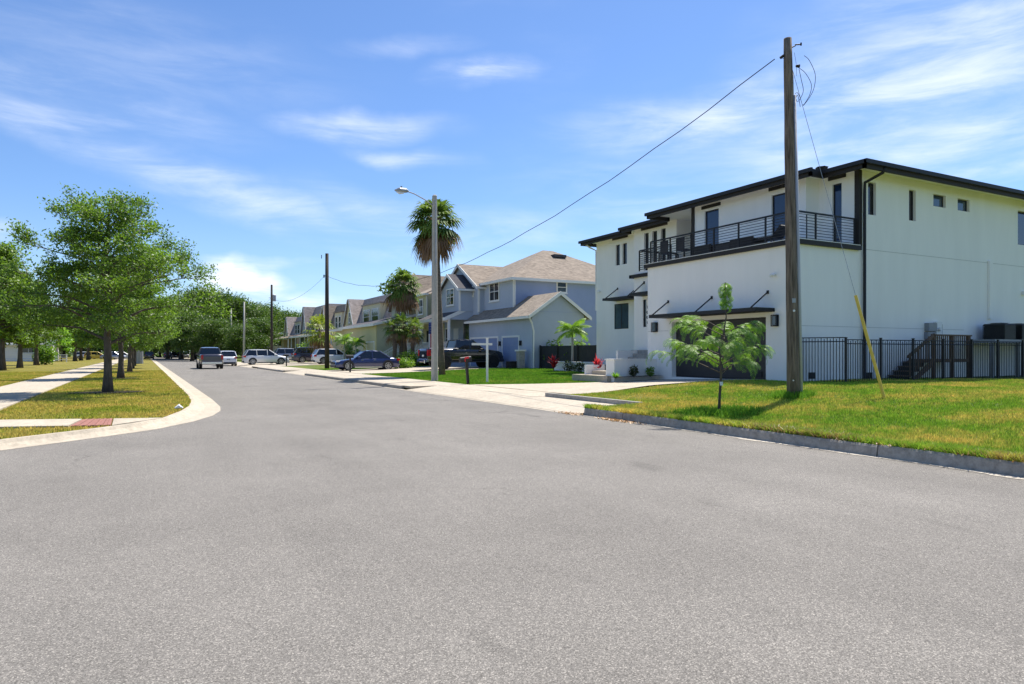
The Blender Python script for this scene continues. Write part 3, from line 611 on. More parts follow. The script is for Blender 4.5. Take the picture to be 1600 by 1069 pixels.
hbar(XB, 1295, 1322, 277, 277); hbar(XM, 1202, 1231, 293, 293); hbar(XM, 1097, 1126, 322, 322); hbar(Xr2, 1002.5, 1043, 355, 353); hbar(Xw, 957.5, 981, 373, 370)
# expansion joints in the stucco
MB().face('y', YS, 22.9, 42, 5.22, 5.236, .004, 0).build('stucco_joint', 'joint', H)
MB().face('y', YS, XG+.01, 22.7, 2.405, 2.42, .004, 0).face('y', YS, 22.9, 29.2, 2.405, 2.42, .004, 0).build('stucco_joint', 'joint', H)
MB().face('x', XG, gd[1]+.2, YF-.01, 2.405, 2.42, .004, 0).build('stucco_joint', 'joint', H)
# garage door
dr = link('garage_door', None, H)
for k in range(4): MB().face('x', XG+.22, gd[0]+.02, gd[1]-.02, .55+k*.548, .55+(k+1)*.548-.012, 0, .05).build('panel', 'gdoor', dr)
MB().face('x', XG+.24, gd[0], gd[1], .5, 2.76, 0, .06).build('backing', 'black', dr)
MB().face('x', XG+.2, 17.5, 17.95, .62, .82, .012, .02).build('vent', 'black', dr)
# awnings
def awning(X0, X1, y0, y1, z, rods, zr):
    a = MB().box(X0, X1-.003, y0, y1, z-.01, z+.12).build('awning', 'black', H)
    for yy in rods: MB().tube([(X1-.01, yy, zr), (X0+.08, yy, z+.1)], .028, 6).box(X1-.02, X1-.001, yy-.05, yy+.05, zr-.06, zr+.06).build('rod', 'black', a)
awning(18.35, XG, 16.75, 22.35, 2.93, (17.05, 19.75, 22.25), 3.62)
awning(22.75, Xw, 29.45, 31.75, 4.42, (29.6, 31.6), 5.12)
awning(19.75, XP, 24.2, 25.45, 4.12, (25.3,), 4.75)
# wall lamps, cameras, vents
def wlamp(X, p0, p1, y0, y1):
    h = hz_(X, p0, p1, y0, y1); m = MB().face('x', X, *h, .04, 0)
    a, b, q, r = h
    for u in (a+.012, b-.012): m.face('x', X-.13, u-.012, u+.012, q, r, .012, .012)
    m.face('x', X-.04, a, b, r-.03, r, .1, 0); m.face('x', X-.04, a, b, q, q+.03, .1, 0); l = m.build('wall_lamp', 'black', H)
    MB().face('x', X-.05, a+.03, b-.03, q+.04, r-.04, .06, 0).build('lamp_glass', 'glassg', l)
wlamp(XG, 1021, 1028, 504, 519); wlamp(XG, 1208.5, 1217, 492, 510)
for (x, y, z, sx) in ((XG-.06, 16.75, 4.2, 0), (Xw-.06, 33.3, 5.1, 0)): MB().tube([(x+.06,y,z),(x-.02,y,z)], .03, 8).tube([(x-.02,y-.02,z),(x-.08,y-.1,z-.04)], [.05,.04], 8).tube([(x-.02,y+.02,z),(x-.08,y+.1,z-.04)], [.05,.04], 8).build('security_light', 'white', H)
MB().face('y', YS, onY(1598,YS)-.1, onY(1598,YS)+.06, 4.0, 4.15, .12, 0).build('security_light', 'white', H)
for p0, p1, a, b in ((1263,1274,582,592), (1351,1363,582,592)):
    h = hy_(YS, p0, p1, a, b); v_ = MB().face('y', YS, *h, .012, 0)
    for k in range(5): z = h[2]+(h[3]-h[2])*(k+.5)/5; v_.face('y', YS-.012, h[0]+.02, h[1]-.02, z-.01, z+.008, .012, 0)
    v_.build('wall_vent', 'plast', H)
# soffit lights
for yy in (19.2, 22.3): MB().tube([(21.6, yy, ZE-.012), (21.6, yy, ZE+.003)], .09, 12).build('soffit_light', 'white', H)
# meters, conduit and pipe chase on the side wall
h = hy_(YS, 1444, 1457, 505, 531); MB().face('y', YS, h[0], h[1], h[2], h[2]+.3, .16, 0).face('y', YS, h[0]+.02, h[1], h[2]+.33, h[3], .18, 0).build('meter_box', 'acg', H)
h = hy_(YS, 1457.5, 1466.5, 503, 527); MB().face('y', YS, *h, .14, 0).tube([(h[0]+.15,YS-.15,h[2]+.3),(h[0]+.15,YS-.24,h[2]+.3)], .07, 12).build('meter_box', 'white', H, label=None)
x_ = onY(1471, YS); MB().tube([(x_, YS-.03, 1.9), (x_, YS-.03, 2.6), (x_-.5, YS-.03, 2.62)], .012, 6).build('conduit', 'acg', H)
x_ = onY(1545, YS); MB().box(x_-.09, x_+.14, YS-.09, YS-.001, 2.9, zat(x_, YS, 408)).build('pipe_chase', 'stucco', H)
# planter wall and entry steps
MB().box(17.1, XG-.003, 23.02, 23.2, .2, 1.2).box(17.1, 17.28, 23.2, 23.62, .2, 1.2).box(17.06, XG-.003, 22.99, 23.23, 1.2, 1.24).box(17.06, 17.32, 23.23, 23.66, 1.2, 1.24).build('planter_wall', 'stucco', H)
st = link('entry_steps', None, H)
for k in range(8): MB().box(18.1+.29*k, 20.45, 23.7, 25.3 if k < 7 else 25.8, .3+.165*k if k else .2, .3+.165*(k+1)).build('step', 'conc2', st)
MB().box(17.3, 18.3, 25.35, 25.5, .2, .95).build('step_cheek', 'stucco', st)
MB().box(19.0, 20.45, 25.32, 25.45, .2, 1.6).build('step_cheek', 'stucco', st)
tr = thing('entry_terrace', 'two pale concrete platforms stepping up beside the red plant by the entrance', 'terrace')
MB().box(16.9, 18.3, 23.24, 25.9, .15, .53).build('step', 'conc', tr); MB().box(17.5, 18.34, 23.3, 25.2, .531, .70).build('step', 'conc', tr)
# balcony furniture (things standing on the balcony)
ZB = ZL+.135
def sofa(x, y, rz, w, lab, arm=True):
    t = thing('outdoor_sofa', lab, 'sofa', (x, y, ZB), rz); f = MB()
    f.box(-w/2, w/2, -.38, .38, .1, .2); f.box(-w/2, w/2, .3, .38, .2, .42)
    for sx in (-1, 1): f.box(sx*w/2-.03, sx*w/2+.03, -.38, .38, .0, .36)
    f.build('frame', 'black', t); n = max(1, round(w/.7))
    for k in range(n): a = -w/2+.05+k*(w-.1)/n; MB().bbox(a+.01, a+(w-.1)/n-.01, -.34, .28, .2, .36, .04).build('cushion', 'cush', t)
    return t
sofa(19.95, 20.6, R(90), .95, 'armchair with grey cushion on the balcony near the black corner post')
sofa(19.95, 18.55, R(90), 1.1, 'low seat with pale cushion on the balcony right of the dark chest')
t = thing('storage_chest', 'long dark slatted chest behind the balcony railing below the middle glass door', 'chest', (19.95, 19.6, ZB))
for k in range(3): MB().box(-.28, .28, -.5, .5, .05+k*.1, .05+k*.1+.085).build('slat', 'gdoor', t)
MB().box(-.31, .31, -.53, .53, .36, .39).build('lid', 'black', t)
t = thing('chaise_longue', 'black sun lounger with raised back on the balcony just left of the wooden pole', 'sun lounger', (19.95, 17.4, ZB))
MB().box(-.3, .3, -.2, .75, .26, .32).build('seat', 'black', t); MB().prism([(-.3,-.2,.27),(-.3,-.25,.33),(-.3,-.62,.62),(-.3,-.56,.65)], (.6,0,0)).build('backrest', 'black', t)
for sx in (-.26, .26):
    for sy in (-.15, .7): MB().box(sx-.02, sx+.02, sy-.02, sy+.02, 0, .26).build('leg', 'black', t)
for i, (yy, lb) in enumerate(((22.95, 'black balcony chair, the left one of a pair near the far railing corner'), (21.95, 'black balcony chair, the right one of a pair near the far railing corner'))):
    t = thing('balcony_chair', lb, 'chair', (19.9, yy, ZB), R(90), 'dining chairs on the balcony')
    MB().box(-.24, .24, -.24, .24, .42, .46).build('seat', 'black', t); MB().box(-.24, .24, .2, .24, .46, .95).build('backrest', 'plast', t)
    for sx in (-.22, .22):
        for sy in (-.22, .22): MB().box(sx-.015, sx+.015, sy-.015, sy+.015, 0, .42).build('leg', 'black', t)
t = thing('parasol_base', 'low black parasol base on the balcony right of the wooden pole', 'parasol base', (20.3, 16.25, ZB)); MB().tube([(0,0,0),(0,0,.05),(0,0,.1)], [.32,.3,.05], 16).tube([(0,0,.1),(0,0,.95)], .02, 8).build('base', 'black', t)

# air conditioners on their shelf
for i, (x, lb) in enumerate(((30.15, 'dark air conditioner unit with rounded top, left one above the deck'), (31.45, 'dark air conditioner unit at the right edge of the picture'))):
    t = thing('air_conditioner', lb, 'air conditioner', (x+.25, 15.2, 2.02), scale=.88); m = MB()
    for k in range(14): z = .04+.045*k; m.bbox(-.47, .47, -.47, .47, z, z+.03, .012)
    m.build('grille', 'acm', t); MB().bbox(-.44, .44, -.44, .44, .0, .66, .05).build('core', 'black', t); MB().bbox(-.48, .48, -.48, .48, .66, .72, .05).tube([(0,0,.72),(0,0,.75)], [.38,.3], 16).build('top', 'plast', t)
    for k in range(5): MB().box(-.36+k*.16, -.34+k*.16, -.3, .3, .751, .765).build('guard_bar', 'acg', t)
t = thing('equipment_shelf', 'grey raised shelf on posts carrying the air conditioners', 'shelf')
MB().box(29.2, 33.5, 14.75, 15.8, 1.88, 2.02).build('deck', 'acg', t)
for x in (29.3, 31.2, 33.2): MB().box(x-.06, x+.06, 14.85, 14.97, .4, 1.88).build('leg', 'acg', t)
# dark timber stairs and landing
t = thing('deck_stairs', 'dark timber stairs with railing rising to a side landing behind the black fence', 'stairs'); x0 = 23.75
for k in range(5): MB().box(x0+.29*k, x0+.29*k+.33, 14.95, 15.75, .35+.165*(k+1)-.04, .35+.165*(k+1)).build('tread', 'woodd', t); MB().box(x0+.29*k+.03, x0+.29*k+.05, 14.96, 15.74, .35+.165*k, .35+.165*(k+1)-.042).build('riser', 'black', t)
for y in (14.92, 15.76): MB().prism([(x0,y,.3),(x0+1.75,y,1.3),(x0+1.75,y,1.05),(x0+.35,y,.3)], (0,.03,0)).build('stringer', 'woodd', t)
MB().box(x0+1.7, x0+4.1, 14.9, 15.8, 1.14, 1.26).build('landing', 'woodd', t)
for x in (x0+1.75, x0+2.9, x0+4.0): MB().box(x-.05, x+.05, 14.88, 14.98, .3, 2.15).build('post', 'woodd', t)
MB().box(x0+1.7, x0+4.1, 14.86, 15.0, 2.12, 2.17).build('handrail', 'woodd', t); MB().prism([(x0+.2,14.88,1.3),(x0+.2,14.88,1.4),(x0+1.75,14.88,2.2),(x0+1.75,14.88,2.1)], (0,.08,0)).build('handrail', 'woodd', t)
for k in range(18): x = x0+1.85+k*.122; MB().box(x-.018, x+.018, 14.9, 14.93, 1.26, 2.12).build('baluster', 'woodd', t)
for k in range(9): x = x0+.3+k*.16; z = .45+.165*(x-x0)/.29; MB().box(x-.018, x+.018, 14.9, 14.93, z, z+.83).build('baluster', 'woodd', t)

# black picket fence
fn = thing('picket_fence', 'black metal picket fence along the side of the white house', 'fence')
YN = 14.6; sp = YN*.1235
postx = [YN*1.3775+sp*k for k in range(10)]
def gzf(x, y): return gz(x, y)
pk = None
def picket(x, y, z0, z1):
    global pk
    if pk is None:
        pk = MB().box(-.009, .009, -.009, .009, 0, 1.5).build('picket', 'black', fn)
        pk.location = (x, y, z0); pk.scale.z = (z1-z0)/1.5
    else:
        c = pk.copy(); COL.objects.link(c); c.parent = fn; c.location = (x, y, z0); c.scale.z = (z1-z0)/1.5
def bay(a, b, zb, zt, n):
    a, b = Vector((*a, 0)), Vector((*b, 0)); d = b-a
    for z in (zt-.01, zt-.14, zb+.12): MB().tube([a+Vector((0,0,z)), b+Vector((0,0,z))], .016, 4).build('rail', 'black', fn)
    for k in range(1, n+1):
        p = a+d*k/(n+1); picket(p.x, p.y, zb+.02, zt if k % 2 else zt-.05)
for i, x in enumerate(postx): MB().box(x-.03, x+.03, YN-.03, YN+.03, .2, 1.98).box(x-.038, x+.038, YN-.038, YN+.038, 1.98, 2.0).build('post', 'black', fn)
for a, b in zip(postx, postx[1:]): bay((a, YN), (b, YN), .38, 1.93, 14)
bay((19.42, 15.8), (postx[0], YN), .4, 2.0, 14); MB().box(19.38, 19.44, 15.78, 15.84, .3, 2.03).build('post', 'black', fn)
# ------------------------------------------------------------------ houses down the street
def awin(parent, fc, c, u0, u1, z0, z1, cols=2, rows=2, tr=.11, frame='white', g='glassd', name='window'):
    """window standing a little proud of a wall: casing, pane, glazing bars"""
    m = MB(); a, b, q, r = u0, u1, z0, z1
    for bx in ((a-tr, a, q-tr, r+tr), (b, b+tr, q-tr, r+tr), (a, b, q-tr, q), (a, b, r, r+tr)): m.face(fc, c, *bx, .05, 0)
    m.face(fc, c, a-tr-.04, b+tr+.04, q-tr-.05, q-tr, .09, 0)
    for k in range(1, cols): u = a+(b-a)*k/cols; m.face(fc, c, u-.035, u+.035, q, r, .035, 0)
    for k in range(1, rows): z = q+(r-q)*k/rows; m.face(fc, c, a, b, z-.025, z+.025, .033, 0)
    f = m.build(name, frame, parent); MB().face(fc, c, a, b, q, r, .015, 0).build('pane', g, f); return f
def gdoorb(parent, c, y0, y1, z0, z1, m='bdoor', tr=.14):
    t = MB(); 
    for bx in ((y0-tr, y0, z0, z1+tr), (y1, y1+tr, z0, z1+tr), (y0, y1, z1, z1+tr)): t.face('x', c, *bx, .05, 0)
    f = t.build('garage_door', 'white', parent); n = 4
    for k in range(n): MB().face('x', c, y0, y1, z0+(z1-z0)*k/n+.006, z0+(z1-z0)*(k+1)/n-.006, .02, 0).build('panel', m, f)
    return f
def siding(mb, fc, c, u0, u1, z0, z1, pitch=.18, top=None, face_depth=.02):
    """lapped boards as real wedges; top(z)->(u0,u1) clips under a gable"""
    z = z0
    while z < z1-.01:
        zz = min(z+pitch, z1); a, b = (u0, u1) if top is None else top((z+zz)/2)
        if b-a > .05:
            if fc == 'x': mb.prism([(c-.004,a,zz),(c-face_depth,a,z),(c,a,z)], (0,b-a,0))
            else: mb.prism([(a,c-.004,zz),(a,c-face_depth,z),(a,c,z)], (b-a,0,0))
        z = zz
def roofslab(mb, pts, th=.14):
    """sloping roof plane, thickened downward"""
    mb.prism([(x, y, z-th) for x, y, z in pts], (0, 0, th))
def gable_x(parent, x0, x1, y0, y1, ze, zp, m, over=.35, ov_f=.35, trim='white', name='roof'):
    """gable whose end faces the street (-X), ridge along X"""
    ym = (y0+y1)/2; s = (zp-ze)/(ym-y0); e0, e1 = y0-over, y1+over; zl = ze-s*over; mb = MB()
    roofslab(mb, [(x0-ov_f,e0,zl),(x1,e0,zl),(x1,ym,zp),(x0-ov_f,ym,zp)]); roofslab(mb, [(x0-ov_f,ym,zp),(x1,ym,zp),(x1,e1,zl),(x0-ov_f,e1,zl)])
    r = mb.build(name, m, parent); t = MB(); X = x0-ov_f
    for ya, yb in ((e0, ym), (e1, ym)): t.prism([(X-.04,ya,zl-.24),(X-.04,yb,zp-.24),(X-.04,yb,zp+.02),(X-.04,ya,zl+.02)], (.035,0,0))
    t.box(X-.03, x1, e0-.05, e0-.005, zl-.2, zl-.03); t.box(X-.03, x1, e1+.005, e1+.05, zl-.2, zl-.03)
    t.build('fascia', trim, parent); return r
def gable_y(parent, x0, x1, y0, y1, ze, zp, m, over=.35, trim='white', name='roof', ov_e=.35):
    """gable whose end faces the camera (-Y), ridge along Y"""
    xm = (x0+x1)/2; s = (zp-ze)/(xm-x0); a, b = x0-over, x1+over; zl = ze-s*over; Y = y0-ov_e; mb = MB()
    roofslab(mb, [(a,Y,zl),(xm,Y,zp),(xm,y1,zp),(a,y1,zl)]); roofslab(mb, [(xm,Y,zp),(b,Y,zl),(b,y1,zl),(xm,y1,zp)])
    r = mb.build(name, m, parent); t = MB()
    for xa in (a, b): t.prism([(xa,Y-.04,zl-.24),(xm,Y-.04,zp-.24),(xm,Y-.04,zp+.02),(xa,Y-.04,zl+.02)], (0,.035,0))
    t.box(a-.06, a-.005, Y, y1, zl-.2, zl-.02); t.box(b+.005, b+.06, Y, y1, zl-.2, zl-.02); t.build('fascia', trim, parent); return r
def walls(parent, x0, x1, y0, y1, z0, z1, m, name='wall'): return MB().box(x0, x1, y0, y1, z0, z1).build(name, m, parent)
def pentx(parent, x0, x1, y0, y1, ze, zp, m, name='gable'):      # triangle facing -X
    return MB().prism([(x0,y0,ze),(x0,y1,ze),(x0,(y0+y1)/2,zp)], (x1-x0,0,0)).build(name, m, parent)
def porch_rail(parent, x, y0, y1, z, h=.95):
    r = MB().box(x-.03, x+.03, y0, y1, z+h-.06, z+h).box(x-.03, x+.03, y0, y1, z+.08, z+.13).build('railing', 'white', parent)
    n = int((y1-y0)/.14)
    for k in range(n): yy = y0+.07+k*.14; MB().box(x-.018, x+.018, yy-.018, yy+.018, z+.13, z+h-.06).build('baluster', 'white', r)
def stairs_x(parent, x0, x1, y0, y1, z0, z1):
    n = 7
    m = MB()
    for k in range(n): m.box(x0+(x1-x0)*k/n, x1, y0, y1, z0, z0+(z1-z0)*(k+1)/n)
    s = m.build('stairs', 'conc', parent)
    for y in (y0+.03, y1-.03):
        MB().prism([(x0,y-.03,z0+.85),(x1,y-.03,z1+.85),(x1,y-.03,z1+.95),(x0,y-.03,z0+.95)], (0,.06,0)).box(x0-.05,x0+.05,y-.05,y+.05,z0,z0+1.05).build('handrail', 'white', s)
        for k in range(12): t = (k+.5)/12; x = x0+(x1-x0)*t; z = z0+(z1-z0)*t; MB().box(x-.018,x+.018,y-.018,y+.018,z,z+.87).build('baluster','white', s)

# ---- blue house
B = thing('house', 'blue lap-sided two-storey house with brown hip roof behind the black pickup', 'house')
gx0, gx1, gy0, gy1 = 23.6, 27.9, 41.2, 51.6
zgE, zgP = 4.33, 5.78
MB().box(gx0, gx1, gy0, gy1, .2, zgE-.05).build('wall', 'blue2', B)
MB().prism([(gx0,gy0,zgE-.05),(gx1,gy0,zgE-.05),(25.75,gy0,zgP-.12)], (0,2,0)).build('gable', 'blue2', B)
gable_y(B, gx0, gx1, gy0, gy1, zgE, zgP, 'shl', over=.42, ov_e=.3)
MB().face('y', gy0, gx0+.2, gx1-.2, zgE+.02, zgE+.045, .01, 0).build('stucco_joint', 'blue', B)
gdoorb(B, gx0, 43.1, 45.55, .35, 2.6); gdoorb(B, gx0, 46.4, 51.2, .35, 2.6)
for y in (42.75, 45.98): MB().face('x', gx0, y-.08, y+.08, 2.0, 2.35, .14, 0).build('wall_lamp', 'black', B)
MB().tube([(gx0-.38, gy0-.2, 4.0), (gx0-.05, gy0-.07, 3.55), (gx0+.1, gy0-.06, 3.0), (gx0+.1, gy0-.06, .3)], .06, 6).build('downspout', 'white', B)
ux0, ux1, uy0, uy1, uz = 24.5, 37.4, 45.5, 57.0, 7.05
walls(B, ux0, ux1, uy0, uy1, .2, uz, 'blue')
sd = MB(); siding(sd, 'y', uy0, ux0+.12, ux1, 3.9, uz-.02, .17); stuff(sd.build('siding', 'blue', B))
sd = MB(); siding(sd, 'x', ux0, uy0+.12, 50.6, 4.4, uz-.02, .17); stuff(sd.build('siding', 'blue2', B))
MB().box(ux0-.03, ux0+.13, uy0-.03, uy0+.13, 4.6, uz).build('corner_board', 'white', B)
o_, z_ = .42, 7.12; r_ = 6.35; zr = 10.35
c0, c1, c2, c3 = (ux0-o_,uy0-o_,z_), (ux1+o_,uy0-o_,z_), (ux1+o_,uy1+o_,z_), (ux0-o_,uy1+o_,z_)
ra, rb = (ux0-o_+r_, (uy0+uy1)/2, zr), (ux1+o_-r_, (uy0+uy1)/2, zr)
MB().mesh([c0,c1,c2,c3,ra,rb]+[(a,b,c-.02) for a,b,c in (c0,c1,c2,c3)], [(0,1,5,4),(1,2,5),(2,3,4,5),(3,0,4),(9,8,7,6),(0,6,7,1),(1,7,8,2),(2,8,9,3),(3,9,6,0)]).build('roof', 'shb', B)
MB().box(ux0-o_-.05, ux1+o_, uy0-o_-.05, uy0-o_-.002, z_-.2, z_-.0).box(ux0-o_-.05, ux0-o_-.002, uy0-o_, uy1+o_, z_-.2, z_-.001).box(ux0-o_, ux1+o_, uy0-o_, uy0-.021, z_-.18, z_-.03).box(ux0-o_, ux0-.021, uy0-o_, uy1, z_-.181, z_-.031).build('fascia', 'white', B)
MB().tube([(ux0-.3,uy0-.42,z_-.15),(ux0+.05,uy0-.1,z_-.5),(ux0+.05,uy0-.08,5.1)], .06, 6).build('downspout', 'white', B)
MB().box(30.6, 31.8, 49.6, 50.2, 9.6, 9.83).build('ridge_vent', 'shd', B)
def bw(fc, c, p0, p1, t, b, cols=2, rows=2, par=B, **k):
    if fc == 'x': a = hz_(c, p0, p1, t, b)
    else: a = hy_(c, p0, p1, t, b)
    return awin(par, fc, c, *a, cols, rows, **k)
bw('x', ux0-.02, 766, 779.5, 442.5, 469); bw('y', uy0-.02, 871, 884, 442, 456, 1, 2, g='glassg')
# gable over the porch and the small projecting bay
aY0, aY1 = 50.6, 57.8
MB().box(24.0, 30, aY0, aY1, .2, 7.0).build('wall', 'blue2', B); pentx(B, 24.0, 30, aY0, aY1, 7.0, 9.0, 'blue2')
sd = MB(); siding(sd, 'x', 24.0, aY0+.1, aY1-.1, 5.0, 7.0, .17); siding(sd, 'x', 24.0, aY0, aY1, 7.0, 8.9, .17, top=lambda z: (aY0+(z-7)*1.8, aY1-(z-7)*1.8)); stuff(sd.build('siding', 'blue2', B))
gable_x(B, 24.0, 30.5, aY0, aY1, 7.05, 9.1, 'shb', .35, .3); MB().box(23.95, 24.1, aY0-.04, aY0+.1, 4.8, 7.0).build('corner_board', 'white', B)
bw('x', 23.98, 731.5, 739.5, 449.5, 462, 2, 2)
bY0, bY1 = 51.7, 55.6
MB().box(22.8, 24.2, bY0, bY1, 4.9, 6.9).build('bay', 'blue2', B); pentx(B, 22.8, 24.2, bY0, bY1, 6.9, 8.0, 'blue2'); gable_x(B, 22.8, 24.4, bY0, bY1, 6.95, 8.12, 'shd', .35, .3)
MB().box(22.75, 22.9, bY0-.04, bY0+.1, 4.9, 6.9).build('corner_board', 'white', B); bw('x', 22.78, 698.5, 709, 453, 476, 2, 2)
def porch(P, y0, y1, xw, xf, ztop, zlow, floor=1.45, stair=None, wallm='blue2', trim='white', ncol=3):
    mb = MB(); roofslab(mb, [(xf-.3,y0,zlow),(xw,y0,ztop),(xw,y1,ztop),(xf-.3,y1,zlow)], .12); mb.build('porch_roof', 'shd', P)
    MB().prism([(xf-.3,y0-.04,zlow-.28),(xw,y0-.04,ztop-.28),(xw,y0-.04,ztop+.03),(xf-.3,y0-.04,zlow+.03)], (0,.04,0)).box(xf-.35, xf-.3, y0, y1, zlow-.25, zlow).build('fascia', trim, P)
    MB().prism([(xf+.1,y0+.02,zlow-.15),(xw,y0+.02,zlow-.15),(xw,y0+.02,ztop-.2)], (0,.08,0)).build('gable', wallm, P)
    MB().box(xf+.03, xf+.2, y0+.05, y1-.05, zlow-.35, zlow-.1).build('beam', trim, P)
    MB().box(xf, xw, y0, y1, floor-.18, floor).build('porch_floor', 'white', P)
    MB().box(xf+.15, xw, y0+.1, y1-.1, .2, floor-.19).build('foundation', wallm, P)
    for k in range(ncol): y = y0+.15+(y1-y0-.3)*k/(ncol-1); MB().box(xf+.02, xf+.2, y-.09, y+.09, floor, zlow-.3).build('column', trim, P)
    a = y0
    if stair: porch_rail(P, xf+.08, y0+.2, stair[0], floor); porch_rail(P, xf+.08, stair[1], y1-.2, floor); stairs_x(P, xf-2.1, xf-.01, stair[0], stair[1], .25, floor)
    else: porch_rail(P, xf+.08, y0+.2, y1-.2, floor)
porch(B, 51.75, 58.2, 24.0, 21.8, 5.45, 4.35, stair=(54.6, 56.3))
MB().face('x', 24.0, 52.1, 53.6, 1.6, 4.0, .03, 0).build('screen', 'glassd', B); awin(B, 'x', 24.0, 56.6, 57.5, 1.9, 3.6, 1, 2)
MB().face('x', 24.0, 54.7, 55.7, 1.45, 3.6, .04, 0).build('front_door', 'white', B)
for x, y, z in ((27.2, 50.4, 8.2), (29.2, 53.2, 8.5)): MB().tube([(x,y,z-.5),(x,y,z+.35)], .05, 6).build('roof_vent', 'black', B)

# ---- cream duplex
Cc = thing('house', 'cream two-storey duplex with white porch columns behind the palms', 'house')
walls(Cc, 24.3, 34, 58.6, 64.9, .2, 7.0, 'cream'); walls(Cc, 24.6, 34, 65.0, 72.5, .2, 7.0, 'cream')
sd = MB(); siding(sd, 'x', 24.3, 58.7, 64.8, 4.8, 7.0, .2); stuff(sd.build('siding', 'cream', Cc))
gable_y(Cc, 24.3, 34, 58.6, 72.6, 7.05, 9.6, 'shl', .4)
walls(Cc, 23.3, 24.6, 60.4, 63.4, 4.8, 7.0, 'olive', 'bay')
m_ = MB(); roofslab(m_, [(22.95,60.0,7.0),(26.5,61.2,8.5),(26.5,62.6,8.5),(22.95,63.8,7.0)], .1); m_.build('bay_roof', 'shl', Cc); MB().box(22.93,23.3,60,63.8,6.85,7.02).build('fascia', 'white', Cc)
MB().tube([(23.2,60.3,6.8),(23.28,60.35,6.4),(23.28,60.35,4.9)], .06, 6).build('downspout', 'white', Cc)
awin(Cc, 'x', 24.28, 63.7, 64.5, 5.2, 6.6, 1, 2); awin(Cc, 'x', 23.28, 61.4, 62.5, 5.2, 6.5, 1, 2)
porch(Cc, 58.7, 65.8, 24.3, 21.9, 4.9, 4.25, stair=(63.0, 64.6), wallm='cream')
awin(Cc, 'x', 24.28, 59.6, 60.6, 1.9, 3.9, 1, 2); MB().face('x', 24.3, 62.0, 63.0, 1.45, 3.6, .04, 0).build('front_door', 'brown', Cc)
# left half: steep street-facing gable with white framed window
MB().box(23.8, 30, 66.6, 72.4, 4.3, 6.4).build('wall', 'olive', Cc); pentx(Cc, 23.8, 30, 66.6, 72.4, 6.4, 9.6, 'olive'); gable_x(Cc, 23.8, 30.5, 66.6, 72.4, 6.4, 9.8, 'shb', .3, .3)
awin(Cc, 'x', 23.78, 68.7, 70.0, 5.0, 6.4, 2, 2, tr=.2)
# yellow garage wing reaching towards the street
walls(Cc, 20.1, 24.6, 65.9, 79.0, .2, 4.35, 'yell')
sd = MB(); siding(sd, 'y', 65.9, 20.2, 24.4, .4, 4.2, .2); stuff(sd.build('siding', 'olive', Cc))
m_ = MB(); roofslab(m_, [(19.7,65.5,4.35),(24.6,65.5,5.5),(24.6,79.4,5.5),(19.7,79.4,4.35)], .14); m_.build('garage_roof', 'shd', Cc)
MB().box(19.66,19.7,65.5,79.4,4.1,4.36).prism([(19.7,65.46,4.12),(24.6,65.46,5.27),(24.6,65.46,5.5),(19.7,65.46,4.36)], (0,.04,0)).build('fascia', 'white', Cc)
gdoorb(Cc, 20.1, 66.5, 69.0, .35, 2.5, 'cream'); gdoorb(Cc, 20.1, 70.6, 73.2, .35, 2.5, 'cream')

# ---- mansard row
def mansard(P, y0, y1, xf, wallm, sh, zlow=4.4, ztop=8.3, dorm=(.06, .50)):
    """steep shingled front with two street-facing A gables, a recessed box dormer between"""
    xb = xf+9; walls(P, xf+.6, xb, y0, y1, .2, zlow, wallm)
    w = (y1-y0); ins_ = 1.7; dx = 1.5
    # steep mansard body (four sloped faces)
    MB().mesh([(xf+.3,y0-.1,zlow),(xb,y0-.1,zlow),(xb,y1+.1,zlow),(xf+.3,y1+.1,zlow),(xf+.3+dx,y0+ins_,ztop),(xb-dx,y0+ins_,ztop),(xb-dx,y1-ins_,ztop),(xf+.3+dx,y1-ins_,ztop)],
              [(0,1,5,4),(1,2,6,5),(2,3,7,6),(3,0,4,7),(4,5,6,7),(3,2,1,0)]).build('roof', sh, P)
    # A gable reaching forward at each end, its flanks shingled
    for a, b in ((y0+w*.64, y0+w*.96),):
        ym = (a+b)/2; zp = ztop-.1
        MB().prism([(xf,a,zlow),(xf,b,zlow),(xf,ym+.25,zp),(xf,ym-.25,zp)], (3.4,0,0)).build('gable', wallm, P)
        t = MB()
        for s, q in ((a, ym-.25), (b, ym+.25)): 
            d = -.12 if s == a else .12
            t.prism([(xf-.25,s+d,zlow),(xf+3.6,s+d,zlow),(xf+3.6,q+d,zp+.1),(xf-.25,q+d,zp+.1)], (0,-d*.7,0.02))
        t.build('roof', sh, P); m2 = MB()
        for s, q in ((a, ym-.25), (b, ym+.25)):
            d = -.15 if s == a else .15
            m2.prism([(xf-.29,s+d,zlow),(xf-.29,s-d*.5,zlow),(xf-.29,q-d*.5,zp),(xf-.29,q+d,zp)], (.04,0,0))
        m2.build('fascia', 'white', P); awin(P, 'x', xf-.02, ym-.22, ym+.22, 5.4, 6.6, 1, 2, tr=.12)
    # box dormer with windows
    a, b = y0+w*dorm[0], y0+w*dorm[1]
    MB().box(xf+.3, xf+4, a, b, zlow, 7.1).build('dormer', 'cream' if wallm != 'grey' else 'grey', P); MB().box(xf+.15, xf+4.2, a-.25, b+.25, 7.1, 7.28).build('dormer_roof', sh, P)
    awin(P, 'x', xf+.28, a+.6, (a+b)/2-.5, 5.0, 6.5, 1, 2); awin(P, 'x', xf+.28, (a+b)/2+.5, b-.6, 5.0, 6.5, 1, 2)
    MB().box(xf+.1, xf+.62, y0-.3, y1+.2, zlow-.22, zlow+.02).build('fascia', 'white', P)
